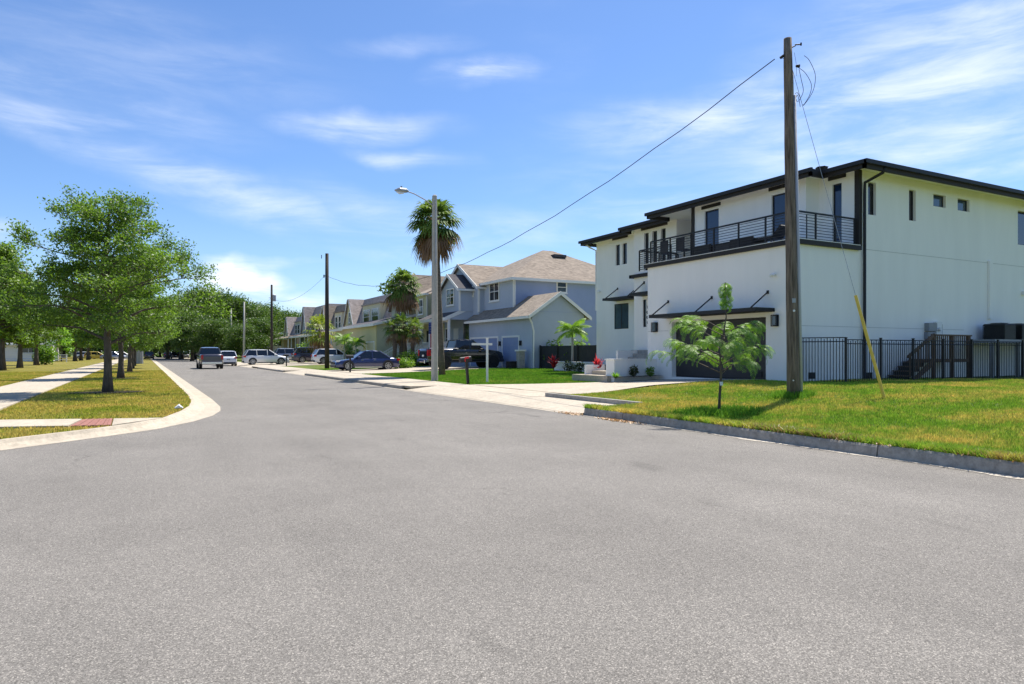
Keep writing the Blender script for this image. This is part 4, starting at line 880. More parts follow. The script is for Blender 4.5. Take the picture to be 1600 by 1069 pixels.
def lowwing(P, y0, y1, xf, xb, zt, wallm, cols=4):
    walls(P, xf+1.6, xb, y0, y1, .2, zt-.05, wallm)
    m_ = MB(); roofslab(m_, [(xf-.3,y0-.3,zt-.1),(xb,y0-.3,zt+.75),(xb,y1+.3,zt+.75),(xf-.3,y1+.3,zt-.1)], .12); m_.build('porch_roof', 'shb', P)
    MB().box(xf-.34,xf-.3,y0-.3,y1+.3,zt-.33,zt-.09).box(xf, xf+.14, y0, y1, zt-.36, zt-.16).build('fascia', 'white', P)
    for k in range(cols): y = y0+.1+(y1-y0-.2)*k/(cols-1); MB().box(xf, xf+.16, y-.08, y+.08, .3, zt-.3).build('column', 'white', P)
D1 = thing('house', 'tan house with steep brown shingled gables beyond the yellow garage', 'house')
mansard(D1, 74.5, 90.6, 23.2, 'yell', 'shm', 4.7, 8.3); MB().box(21.2, 23.3, 79.6, 88.0, .2, 4.4).build('wall', 'yell', D1); gdoorb(D1, 21.2, 80.2, 83.0, .35, 2.5, 'cream'); 
m_ = MB(); roofslab(m_, [(20.8,79.3,4.35),(23.4,79.3,4.9),(23.4,88.4,4.9),(20.8,88.4,4.35)], .12); m_.build('garage_roof', 'shd', D1); MB().box(20.74,20.8,79.3,88.4,4.1,4.36).build('fascia', 'white', D1)
D2 = thing('house', 'house with steep brown gable right behind the tall dark utility pole', 'house')
mansard(D2, 91.6, 107.5, 23.8, 'cream', 'shl', 4.6, 8.5, (.2, .46)); lowwing(D2, 92, 107, 21.9, 24.4, 4.3, 'yell', 5)
D3 = thing('house', 'grey and tan house with dark windowed dormer, left of the tall dark pole', 'house')
mansard(D3, 108.5, 123.5, 24.2, 'grey', 'shm', 4.5, 9.3, (.04, .6)); lowwing(D3, 108, 123, 22.4, 25, 4.3, 'green', 5)
D4 = thing('house', 'farthest shingled house in the row with a white columned porch', 'house')
mansard(D4, 126, 142, 24.6, 'cream', 'shm', 4.5, 8.4, (.1, .42)); lowwing(D4, 127, 143, 22.6, 25.4, 4.2, 'tan', 4)
# low bungalow at the far end and the pale building across the verge
D5 = thing('bungalow', 'low brown-roofed bungalow half hidden by trees past the last columned house', 'bungalow')
walls(D5, 21, 33, 160, 178, .1, 3.0, 'tan'); gable_y(D5, 21, 33, 160, 178, 3.0, 6.0, 'shl', .6); awin(D5, 'x', 20.98, 164, 166, 1.1, 2.3); awin(D5, 'x', 20.98, 170, 172, 1.1, 2.3); MB().box(23, 25.5, 159.9, 160, .5, 2.6).build('carport_opening', 'glassd', D5)
D6 = thing('building', 'long pale single-storey building behind the pines on the left', 'building')
walls(D6, -52, -13, 132, 142, .1, 3.0, 'grey' if False else 'flagw'); gable_x(D6, -52, -12.5, 132, 142, 3.0, 4.9, 'acg', .5, .4)
for k, x in enumerate((-44, -37, -31, -26, -22, -17)): awin(D6, 'y', 131.98, x, x+1.8, 1.5, 2.5, 2, 1)
MB().box(-15.6, -13.8, 131.95, 132, .2, 2.5).build('door', 'brown', D6)
# white rail fence in front of it
rf = thing('rail_fence', 'long white post and rail fence on the dry grass at the left', 'fence')
for k in range(19): x = -44+1.9*k; MB().box(x-.06, x+.06, 116.9, 117.05, .1, 1.25).build('post', 'white', rf)
for z in (.45, .8, 1.12): MB().box(-44, -9.6, 116.86, 116.9, z, z+.1).build('rail', 'white', rf)
# solid black board fence between blue and white houses
bf = thing('board_fence', 'solid black board fence between the blue house and the white house', 'fence')
y = 33.9; k = 0
while y < 41.1:
    MB().box(24.2, 24.23+.012*(k % 2), y, y+.148, .35, 1.95+.0*(k%3)).build('board', 'fence', bf); y += .155; k += 1
for y in (34.0, 36.4, 38.8, 41.0): MB().box(24.1, 24.2, y-.05, y+.05, .3, 2.0).build('post', 'fence', bf)
MB().box(24.6, 28, 41.6, 41.7, .3, 4.0).build('side_screen', 'fence', bf) if False else None
# white raised planter in front of it
pb = thing('planter_box', 'low white masonry planter in front of the black board fence', 'planter')
MB().box(21.9, 22.1, 31.2, 35.6, .2, .92).box(22.1, 23.4, 35.4, 35.6, .2, .92).box(21.85, 22.15, 31.2, 35.65, .92, .97).build('wall', 'stucco', pb); MB().box(22.1, 23.5, 31.3, 35.4, .25, .8).build('soil', 'mulch', pb)
# stone pillar with a cap and the dark bin near the garages
t = thing('stone_pillar', 'short stone pillar with pale cap beside the blue garage door', 'pillar', (23.0, 41.75, .34))
MB().box(-.22, .22, -.22, .22, 0, 1.25).build('shaft', 'conc2', t); MB().box(-.3, .3, -.3, .3, 1.25, 1.36).build('cap', 'white', t)
t = thing('storage_box', 'small black box on the ground at the corner of the blue garage', 'box', (22.6, 42.2, .34)); MB().bbox(-.35, .35, -.3, .3, 0, .5, .03).build('body', 'black', t); MB().bbox(-.37, .37, -.32, .32, .5, .56, .02).build('lid', 'plast', t)
# ------------------------------------------------------------------ poles, wires, signs
def bend(p0, p1, sag, n=24):
    p0, p1 = Vector(p0), Vector(p1); return [p0+(p1-p0)*(i/n)-Vector((0,0,sag*4*(i/n)*(1-i/n))) for i in range(n+1)]
PX, PY = 14.5, 12.0
up_ = thing('utility_pole', 'tall weathered wooden utility pole in the right lawn near the fence', 'utility pole', (PX, PY, .3))
n = 14; pts = [(-.13*(k/n), .07*(k/n), 9.15*k/n-.2*(k == 0)) for k in range(n+1)]
MB().tube(pts, [.155-.055*(k/n)+.004*math.sin(k*2.1) for k in range(n+1)], 20).build('pole', 'wood', up_, smooth=True)
cx = lambda z, a, f: Vector((-.13*z/9.15, .07*z/9.15, z))+Vector((CS*a-SN*f, -SN*a-CS*f, 0))
MB().tube([cx(-.1,.185,.05), cx(3,.17,.05), cx(7.7,.135,.04)], .04, 10).tube([cx(8.3,.11,.03), cx(7.6,.11,.03)], .012, 6).build('conduit', 'pvc', up_, smooth=True)
rx, ry = CS, -SN     # to the right of the view
def q(a, z, f=0): return (rx*a+SN*f, ry*a+CS*f, z)
hw = MB().tube([q(-.09,8.9),q(.05,8.97)], .015, 6).tube([q(.0,8.95,-.1),q(.16,8.96,-.1)], .018, 6).tube([q(.15,8.93,-.1),q(.15,9.0,-.1)], .02, 6)
hw.tube([q(-.25,8.72),q(-.33,8.66)], [.035,.035], 8).tube([q(-.12,8.83),q(-.25,8.72)], .014, 6).tube([q(.03,8.42,-.08),q(.12,8.42,-.08)], [.03,.045], 8); hw.build('insulator', 'black', up_)
cw = MB()
def curl(P_, r=.007, n=18):
    P_ = [Vector(p) for p in P_]; out_ = []
    for i in range(len(P_)-1):
        a, b, c, d = P_[max(i-1,0)], P_[i], P_[i+1], P_[min(i+2,len(P_)-1)]
        for k in range(5):
            t = k/5; out_.append(.5*((2*b)+(c-a)*t+(2*a-5*b+4*c-d)*t*t+(3*b-a-3*c+d)*t**3))
    out_.append(P_[-1]); cw.tube(out_, r, 5)
curl([q(.27,8.72),q(.4,8.6),q(.55,8.25),q(.52,7.9),q(.40,7.65),q(.25,7.45)]); curl([q(.12,8.42),q(.3,8.28),q(.45,8.0),q(.42,7.75),q(.28,7.5),q(.22,7.47)]); curl([q(.14,8.38),q(.2,8.1),q(.25,7.85),q(.2,7.68),q(.1,7.55),q(.05,7.7)])
curl([q(.04,7.75),q(.1,7.78),q(.17,7.65),q(.23,7.45)]); curl([q(.05,7.6),q(.1,7.72),q(.15,7.55),q(.17,7.42)]); curl([q(.02,8.8),q(.07,8.5),q(.08,8.2)], .004); curl([q(-.33,8.66),q(-.22,8.64),q(-.1,8.6)], .006)
cw.build('loose_wire', 'wire', up_)
tg = MB().box(-.045, .045, -.004, .004, 0, .11).build('tag', 'galv', up_, loc=q(-.05, 2.45, -.153), rotz=-YAW); MB().tube([(0,0,0),(0,-.01,0)], .03, 10).build('tag', 'white', up_, loc=q(-.05, 2.25, -.155), rotz=-YAW); MB().tube([(0,0,0),(0,-.01,0)], .02, 8).build('tag', 'white', up_, loc=q(-.07, .5, -.16), rotz=-YAW)
gw = thing('guy_wire', 'steel guy wire with yellow guard, anchored in the lawn right of the wooden pole', 'guy wire', (15.15, 9.95, .3))
a0, a1 = Vector((0, 0, -.05)), Vector((PX-15.15-.1, PY-9.95, 8.6-.3+.2)); dd = a1-a0
MB().tube([a0, a1], .006, 5).build('wire', 'galv', gw); MB().tube([a0+dd*.01, a0+dd*.305], .036, 8).build('guard', 'yellow', gw)
P2 = (13.6, 58.5); 
p1w = (PX-.13+q(-.33,0)[0], PY+.07+q(-.33,0)[1], 8.93); cab = bend(p1w, (P2[0], P2[1]-.1, 7.95), 2.75, 40)
cab = [p+Vector((0, 0, .02*math.sin(i*1.9))) for i, p in enumerate(cab)]
tag_ = MB().tube(cab, .013, 5).build('overhead_cable', 'wire', None, label='thick black cable sagging from the wooden pole down to the dark pole', cat='cable')
def wpole(x, y, top, r, lab, mt='wood', extras=()):
    t = thing('utility_pole', lab, 'utility pole', (x, y, .1)); MB().tube([(0,0,-.1),(0,0,top*.5),(0,0,top)], [r, r*.85, r*.7], 12).build('pole', mt, t, smooth=True)
    for e in extras: e(t)
    return t
woodk = M['woodk'] = mat('dark_creosote_wood', (.045, .035, .027), .9, .4, 4, bump=.6, bscale=10, stretch=(5,5,.5))
def transf(t): MB().tube([(.28,0,7.6),(.28,0,7.65),(.28,0,8.35),(.28,0,8.4)], [.18,.23,.23,.15], 12).tube([(0,0,8.3),(.28,0,8.2)], .03, 5).tube([(-.35,0,8.0),(0,0,8.0)], .03, 5).build('transformer', 'galv', t)
def brk(t): MB().tube([(-.25,0,7.85),(0,0,7.85)], .03, 6).tube([(-.25,0,7.7),(-.25,0,7.95)], .05, 6).tube([(-.45,0,9.3),(-.45,0,9.6)], .03, 5).build('insulator', 'black', t)
wpole(*P2, 9.75, .2, 'dark utility pole beside the white hatchback on the right verge', woodk, (brk,))
wpole(13.6, 87, 9.6, .17, 'utility pole carrying a grey transformer drum', woodk, (transf,))
wpole(13.6, 113, 9.2, .17, 'thin far utility pole before the trees, right one of two', 'polec'); wpole(13.6, 131, 9.2, .17, 'thin far utility pole before the trees, left one of two', 'polec')
for a, b, s, l in (((13.35,58.5,7.9),(13.6,87,8.0),1.0,'thin wire running from the dark pole to the transformer pole'),((13.6,87,8.2),(13.6,113,8.3),.8,'thin wire beyond the transformer pole')):
    MB().tube(bend(a, b, s, 16), .012, 4).build('overhead_wire', 'wire', None, label=l, cat='wire')
# street lamp
sl_ = thing('street_lamp', 'tall concrete street lamp post in front of the tall palm', 'street lamp', (12.27, 30.8, .15))
mb = MB()
for k in range(6):
    a = .148-.011*k
z0_, z1_ = -.1, 8.85; c0_, c1_ = .145, .1
v = []
for z, c in ((z0_, c0_), (z1_, c1_), (z1_+.05, c1_*.6)): v += [(-c,-c*.6,z),(-c*.6,-c,z),(c*.6,-c,z),(c,-c*.6,z),(c,c*.6,z),(c*.6,c,z),(-c*.6,c,z),(-c,c*.6,z)]
mb.mesh(v, [(i, (i+1)%8, 8+(i+1)%8, 8+i) for i in range(8)]+[(8+i, 8+(i+1)%8, 16+(i+1)%8, 16+i) for i in range(8)]+[tuple(range(16,24))]); mb.build('pole', 'polec', sl_)
arm = [(-.1,0,8.4),(-.5,0,8.62),(-1.0,0,8.83),(-1.4,0,8.93)]; MB().tube(arm, .028, 8).build('arm', 'galv', sl_)
MB().tube([(-1.32,0,8.93),(-1.45,0,8.95),(-1.75,0,8.94),(-1.98,0,8.9)], [.05,.11,.12,.04], 10).tube([(-1.66,0,9.03),(-1.66,0,9.13)], .045, 8).build('lamp_head', 'galv', sl_); MB().tube([(-1.55,0,8.84),(-1.75,0,8.82),(-1.9,0,8.84)], [.05,.08,.03], 8).build('lens', 'clear', sl_)
MB().box(-.02, .02, -.18, -.14, 5.6, 8.6).build('conduit', 'pvc', sl_)
# mailboxes and signs
def mailbox(x, y, lab, tilt=.1, s=1., flag=True, z=.12):
    t = thing('mailbox', lab, 'mailbox', (x, y, z)); t.rotation_euler = (tilt*.6, -tilt, 0); MB().box(-.05, .05, -.05, .05, -.1, 1.0).build('post', 'black', t)
    v = [(-.25, 0, 0)]; prof = [(-.09*1.1, 0), (.1, 0), (.1, .13), (.07, .19), (0, .22), (-.07, .19), (-.1, .13)]
    MB().prism([(-.28, a, 1.0+b) for a, b in prof], (.5, 0, 0)).build('box', 'black', t)
    MB().box(-.3, -.28, -.095, .095, 1.0, 1.16).build('door', 'plast', t)
    if flag: MB().box(-.1, .08, -.125, -.108, 1.14, 1.22).box(-.12, -.09, -.125, -.108, 1.02, 1.2).build('flag', 'redp', t)
    return t
mailbox(12.28, 26.95, 'black mailbox with red flag on a leaning post beside the concrete drive', .12)
mailbox(12.4, 46.6, 'black mailbox in front of the blue sedan', .0, flag=False)
mailbox(12.5, 71.0, 'small black mailbox near the white car that crosses the sidewalk', .0, flag=False)
sp_ = thing('sign_post', 'empty white real estate sign post with one arm on the green lawn', 'sign post', (13.75, 28.1, .17))
MB().box(-.05, .05, -.05, .05, -.1, 1.96).prism([(-.06,-.06,1.96),(.06,-.06,1.96),(.06,.06,1.96),(-.06,.06,1.96)], (0,0,.04)).build('post', 'white', sp_)
MB().box(-.86*CS, .0, -.03, .03, 1.66, 1.76).build('arm', 'white', sp_); bpy.data.objects[sp_.children[-1].name].rotation_euler.z = -YAW; MB().box(0, .25, -.03, .03, 1.66, 1.76).build('arm', 'white', sp_); sp_.children[-1].rotation_euler.z = -YAW
bl = thing('post', 'thick grey wooden post at the far end of the oak row', 'post', (-.45, 97, .1)); MB().tube([(0,0,-.1),(0,0,2.1)], .38, 8).build('post', 'galv', bl)
# flag on the blue porch
fl = thing('flag', 'flag with red and white stripes hanging from the blue porch column', 'flag', (21.0, 53.2, 1.9)); W_, H_ = 1.5, 2.1
def fold(u): return .10*math.sin(u*9)+.05*math.sin(u*17)
for k in range(9):
    u0, u1 = -W_/2+W_*k/9, -W_/2+W_*(k+1)/9; top = H_ if k < 5 else H_-.95
    MB().prism([(fold(u0),u0,0),(fold(u1),u1,0),(fold(u1),u1,top),(fold(u0),u0,top)], (.012,0,0)).build('stripe', 'flagr' if k % 2 == 0 else 'flagw', fl)
cn = MB(); 
for k in range(5, 9): u0, u1 = -W_/2+W_*k/9, -W_/2+W_*(k+1)/9; cn.prism([(fold(u0),u0,H_-.95),(fold(u1),u1,H_-.95),(fold(u1),u1,H_),(fold(u0),u0,H_)], (.012,0,0))
cn = cn.build('canton', 'skyflag', fl); sm = MB()
for i in range(5):
    for j in range(4): u = .15+i*.13; z = H_-.12-j*.22; sm.box(fold(u)-.016, fold(u)-.002, u-.02, u+.02, z-.02, z+.02)
sm.build('star', 'flagw', cn); MB().tube([(.05,-W_/2-.05,H_+.02),(.05,W_/2+.05,H_+.02)], .02, 6).tube([(.05,W_/2,H_+.02),(1.0,W_/2,H_+.35)], .02, 6).build('flagpole', 'white', fl)

# ------------------------------------------------------------------ vehicles
def loft(rings, cap=True):
    mb = MB(); n = len(rings[0]); v = [p for r in rings for p in r]
    f = [(i*n+k, i*n+(k+1)%n, (i+1)*n+(k+1)%n, (i+1)*n+k) for i in range(len(rings)-1) for k in range(n)]
    if cap: f += [tuple(reversed(range(n))), tuple(range((len(rings)-1)*n, len(rings)*n))]
    return mb.mesh(v, f)
def car(name, lab, paint, x, y, z, rz, L_=4.7, Wd=1.84, Hh=1.5, kind='suv', wr=.34, group=None, lights=True, clr=.2):
    """front of the car at +x. Body, glasshouse, roof, wheels and lamps as separate parts"""
    t = thing(name, lab, 'pickup truck' if kind == 'pickup' else 'car', (x, y, z), rz, group); h = Wd/2
    zb = clr; belt = Hh*(.60 if kind != 'pickup' else .63); a = L_/2
    if kind == 'sedan': tops = [(-a,.62*belt),(-a+.06,.93*belt),(-a+.5,1.06*belt),(-a+1.0,1.05*belt),(-.2,1.03*belt),(a-1.55,1.0*belt),(a-1.0,.93*belt),(a-.35,.82*belt),(a-.06,.66*belt),(a,.5*belt)]
    elif kind == 'pickup': tops = [(-a,.9*belt),(-a+.02,1.1*belt),(-a+.5,1.1*belt),(-a+1.7,1.1*belt),(-.3,1.1*belt),(a-1.9,1.08*belt),(a-1.3,1.07*belt),(a-.45,1.0*belt),(a-.12,.9*belt),(a,.6*belt)]
    else: tops = [(-a,.7*belt),(-a+.05,1.02*belt),(-a+.5,1.05*belt),(-a+1.2,1.05*belt),(-.2,1.04*belt),(a-1.35,1.03*belt),(a-.95,.98*belt),(a-.35,.88*belt),(a-.07,.72*belt),(a,.5*belt)]
    rings = []
    for i, (u, zt) in enumerate(tops):
        e = min(1, (a-abs(u))/.55); w = h*(.80+.20*math.sqrt(max(0, e))); zl = zb+(.12 if i in (0, len(tops)-1) else 0); m_ = (zl+zt)/2
        half = [(w*.90, zl), (w*.985, zl+.08), (w, m_), (w*.985, zt-.13*(zt-zl)), (w*.90, zt-.01), (w*.5, zt+.012)]
        rings.append([(u, yy, zz) for yy, zz in half]+[(u, -yy, zz) for yy, zz in reversed(half)])
    loft(rings).build('body', paint, t, smooth=False).data.polygons.foreach_set('use_smooth', [True]*((len(tops)-1)*12)+[False]*2)
    # glasshouse
    if kind == 'sedan': c = [(-a+.75,1.06*belt),(-a+1.55,Hh-.05),(a-2.25,Hh-.03),(a-1.35,1.0*belt)]
    elif kind == 'pickup': c = [(-.85,1.09*belt),(-.72,Hh+.0),(a-2.45,Hh+.01),(a-1.6,1.06*belt)]
    else: c = [(-a+.12,1.04*belt),(-a+.5,Hh-.07),(a-2.2,Hh-.05),(a-1.25,1.02*belt)]
    wb, wt = h*.93, h*.74
    g = [(c[0][0],wb,c[0][1]-.03),(c[1][0],wt,c[1][1]),(c[2][0],wt,c[2][1]),(c[3][0],wb,c[3][1]-.03)]
    gv = g+[(u,-w,q_) for u, w, q_ in g]
    MB().mesh(gv, [(0,3,2,1),(4,5,6,7),(0,1,5,4),(2,3,7,6),(1,2,6,5)]).build('windows', 'glassd', t)
    m_ = MB(); rr = []
    for u, s, dz in ((c[1][0]-.06,.9,-.02),(c[1][0]+.25,1.,.03),((c[1][0]+c[2][0])/2,1.02,.055),(c[2][0]-.25,1.,.03),(c[2][0]+.05,.92,-.015)): 
        zz = c[1][1]+(c[2][1]-c[1][1])*.5; rr.append([(u,wt*s+.015,zz-.03),(u,wt*s-.04,zz+dz),(u,wt*.5,zz+dz+.02),(u,-wt*.5,zz+dz+.02),(u,-wt*s+.04,zz+dz),(u,-wt*s-.015,zz-.03)])
    lf = loft(rr)
    for sy in (-1, 1):
        for i, j, r in ((0,1,.05),(3,2,.04)): p, q_ = g[i], g[j]; lf.tube([(p[0],sy*p[1]*1.0,p[2]),(q_[0],sy*q_[1],q_[2])], r, 6)
        for f_ in ((.5,) if kind != 'suv' else (.36, .68)):
            u = c[0][0]+(c[3][0]-c[0][0])*f_; lf.tube([(u,sy*wb*1.0,belt*1.04),(u-.03,sy*wt*1.01,Hh-.06)], .035, 4)
    lf.build('roof', paint, t)
    wx = (-a+.95 if kind != 'pickup' else -a+1.25, a-.92)
    for u in wx:
        for sy in (-1, 1):
            ar = MB(); n = 12
            for k in range(n): 
                t0, t1 = math.pi*k/n, math.pi*(k+1)/n; ro, ri = wr+.085, wr*.2
                ar.prism([(u+ri*math.cos(t0),sy*(h-.03),wr+ri*math.sin(t0)),(u+ro*math.cos(t0),sy*(h-.03),wr+ro*math.sin(t0)),(u+ro*math.cos(t1),sy*(h-.03),wr+ro*math.sin(t1)),(u+ri*math.cos(t1),sy*(h-.03),wr+ri*math.sin(t1))], (0,sy*.034,0))
            ar.build('wheel_arch', 'plast', t)
            w_ = MB().tube([(u,sy*(h-.24),wr),(u,sy*(h-.22),wr),(u,sy*(h-.02),wr),(u,sy*(h+.012),wr)], [wr*.9,wr,wr,wr*.93], 20).build('wheel', 'rubber', t)
            r_ = MB().tube([(u,sy*(h+.0),wr),(u,sy*(h+.018),wr)], [wr*.18,wr*.16], 10)
            for k in range(7):
                an = 2*math.pi*k/7; ca, sa = math.cos(an), math.sin(an)
                r_.prism([(u+wr*.1*ca-.035*sa,sy*(h+.012),wr+wr*.1*sa+.035*ca),(u+wr*.1*ca+.035*sa,sy*(h+.012),wr+wr*.1*sa-.035*ca),(u+wr*.66*ca+.03*sa,sy*(h+.012),wr+wr*.66*sa-.03*ca),(u+wr*.66*ca-.03*sa,sy*(h+.012),wr+wr*.66*sa+.03*ca)], (0,sy*.012,0))
            for k in range(16):
                t0, t1 = 2*math.pi*k/16, 2*math.pi*(k+1)/16
                r_.prism([(u+wr*q_*math.cos(tt),sy*(h+.012),wr+wr*q_*math.sin(tt)) for q_, tt in ((.62,t0),(.72,t0),(.72,t1),(.62,t1))], (0,sy*.014,0))
            r_.build('rim', 'rim' if kind != 'pickup' or 'grey' in lab else 'black', w_)
    for sy in (-1, 1):
        MB().box(a-.34, a-.09, sy*h*.60, sy*h*.88, belt*.72, belt*.86).build('headlight', 'clear', t)
        tz = (belt*.82, belt*1.0) if kind != 'pickup' else (belt*.72, belt*1.05)
        MB().box(-a-.015, -a+.22, sy*h*(.66 if kind != 'pickup' else .74), sy*h*.93, *tz).build('tail_light', 'redl', t)
        MB().bbox(c[3][0]-.42, c[3][0]-.22, min(sy*(h-.02), sy*(h+.16)), max(sy*(h-.02), sy*(h+.16)), belt*1.02, belt*1.02+.14, .03).build('mirror', paint if kind != 'pickup' else 'plast', t)
        for u in ((-.55, .4) if kind != 'pickup' else (-.2, .75)): MB().box(u, u+.17, sy*(h-.005), sy*(h+.018), belt*.86, belt*.89).build('door_handle', 'chrome', t)
        MB().box(wx[0]+wr+.12, wx[1]-wr-.12, sy*(h-.05), sy*(h+.006), zb, zb+.09).build('sill', 'plast' if paint != 'pblue' else 'chrome', t)
    MB().bbox(a-.12, a+.03, -h*.82, h*.82, zb+.02, zb+.2, .03).build('bumper', 'plast', t); MB().bbox(-a-.04, -a+.1, -h*.85, h*.85, zb+.05, zb+.24, .03).build('bumper', 'chrome' if kind == 'pickup' else 'plast', t)
    MB().box(-a-.02, -a+.03, -.17, .17, belt*.68, belt*.68+.12).build('licence_plate', 'white' if paint != 'pwhite' else 'acg', t)
    MB().box(a-.06, a+.012, -h*.5, h*.5, belt*.5, belt*.7).build('grille', 'black', t)
    return t, h, belt, a
PI = math.pi
# black lifted pickup on the blue drive, nose to the garage
t_, h_, bt, a_ = car('parked_pickup', 'black lifted pickup truck parked nose-in before the blue garage', 'pblack', 20.1, 45.2, .36, 0, 5.9, 2.02, 2.02, 'pickup', .47, clr=.46)
MB().box(-a_-.12, -a_-.04, -.9, .9, .5, .68).tube([(-a_-.1,-.55,.4),(-a_-.1,-.55,.62)], .05, 8).build('bumper', 'chrome', t_); MB().box(-a_-.012, -a_, -.7, .7, .78, 1.25).build('tailgate', 'pblack', t_)
MB().tube([(-a_+.1,-h_*.95,bt*1.12),(-.7,-h_*.95,bt*1.12)], .025, 6).build('bed_rail', 'chrome', t_); MB().tube([(-1.4,-h_-.05,.5),(1.4,-h_-.05,.5)], .05, 8).build('side_step', 'plast', t_)
car('parked_sedan', 'dark blue sedan parked nose to the street on the concrete drive', 'pblue', 14.65, 50.75, .18, PI, 4.85, 1.86, 1.47, 'sedan', .345)
car('parked_suv', 'white car with black glass parked nose-in behind the tall dark pole', 'pwhite', 18.4, 75.6, .25, 0, 4.7, 1.9, 1.68, 'suv', .36)
car('parked_suv', 'dark navy SUV parked nose-in between the two white cars', 'pnavy', 18.6, 86.6, .25, 0, 5.2, 2.0, 1.92, 'suv', .38)
car('parked_suv', 'white SUV crossing the sidewalk with its nose to the right', 'pwhite', 12.2, 82.2, .12, 0, 4.9, 1.95, 1.74, 'suv', .37)
car('parked_suv', 'grey SUV half hidden behind the white SUV that crosses the sidewalk', 'psilver', 18.2, 99.2, .25, 0, 4.9, 1.95, 1.85, 'suv', .37)
car('parked_sedan', 'silver car roof showing between the navy SUV and the white car', 'psilver', 20.2, 90.2, .3, 0, 4.6, 1.85, 1.95, 'suv', .36)
t_, h_, bt, a_ = car('moving_pickup', 'grey-brown pickup truck driving away along the street', 'pgrey', 5.45, 70.6, 0, PI/2, 5.6, 2.0, 1.93, 'pickup', .42, clr=.42)
MB().box(-a_-.03, -a_, -.62, .62, .62, 1.16).build('tailgate', 'pgrey', t_)
car('parked_suv', 'white car seen from behind, parked along the right kerb ahead of the pickup', 'pwhite', 8.25, 84.5, 0, PI/2, 4.8, 1.9, 1.7, 'suv', .36)
for px, d, pt, kd, rz, lb in ((152,140,'pyel','suv',0,'yellow car in the far lot seen past the near oak trunk'),(192,138,'pwhite','suv',0,'white van-like car in the far lot between the oak trunks'),(178,132,'psilver','sedan',0,'low silver car in the far lot left of the white one'),
                          (136,150,'pwhite','suv',0,'white car at the left end of the far lot'),(233,150,'pblack','suv',PI/2,'small black car at the far end of the street, left side'),(274,160,'pblack','suv',PI/2,'small dark car at the far end of the street, right side'),(289,168,'psilver','suv',PI/2,'silver car at the far end of the street behind the dark one'),(262,175,'pblue','suv',PI/2,'farthest blue car at the end of the street')):
    x, y = atd(px, d); car('distant_car', lb, pt, x, y, .1, rz, 4.6, 1.85, 1.6, kd, .34)
# a person in dark clothes far down the road: continuous figure
pp = thing('person', 'person in dark clothes standing far down the road', 'person', (*atd(266.5, 140), .02)); m_ = bpy.data.meshes.new('body')
vv = [(0,0,.95),(0,0,1.2),(0,0,1.42),(0,0,1.52),(0,0,1.66),(.1,0,.9),(.11,.02,.5),(.11,0,.06),(.11,-.12,.03),(-.1,0,.9),(-.11,-.04,.5),(-.11,0,.06),(-.11,-.12,.03),(.2,0,1.4),(.26,0,1.12),(.27,-.06,.85),(-.2,0,1.4),(-.26,0,1.12),(-.27,-.06,.85)]
m_.from_pydata(vv, [(0,1),(1,2),(2,3),(3,4),(0,5),(5,6),(6,7),(7,8),(0,9),(9,10),(10,11),(11,12),(2,13),(13,14),(14,15),(2,16),(16,17),(17,18)], []); m_.materials.append(M['plast'])
ob = link('body', m_, pp); md = ob.modifiers.new('skin', 'SKIN'); 
for i, r in enumerate([.14,.15,.15,.055,.1,.1,.07,.045,.04,.1,.07,.045,.04,.06,.045,.035,.06,.045,.035]): m_.skin_vertices[0].data[i].radius = (r, r*.8)
m_.skin_vertices[0].data[0].use_root = True; ob.modifiers.new('sub', 'SUBSURF').levels = 1
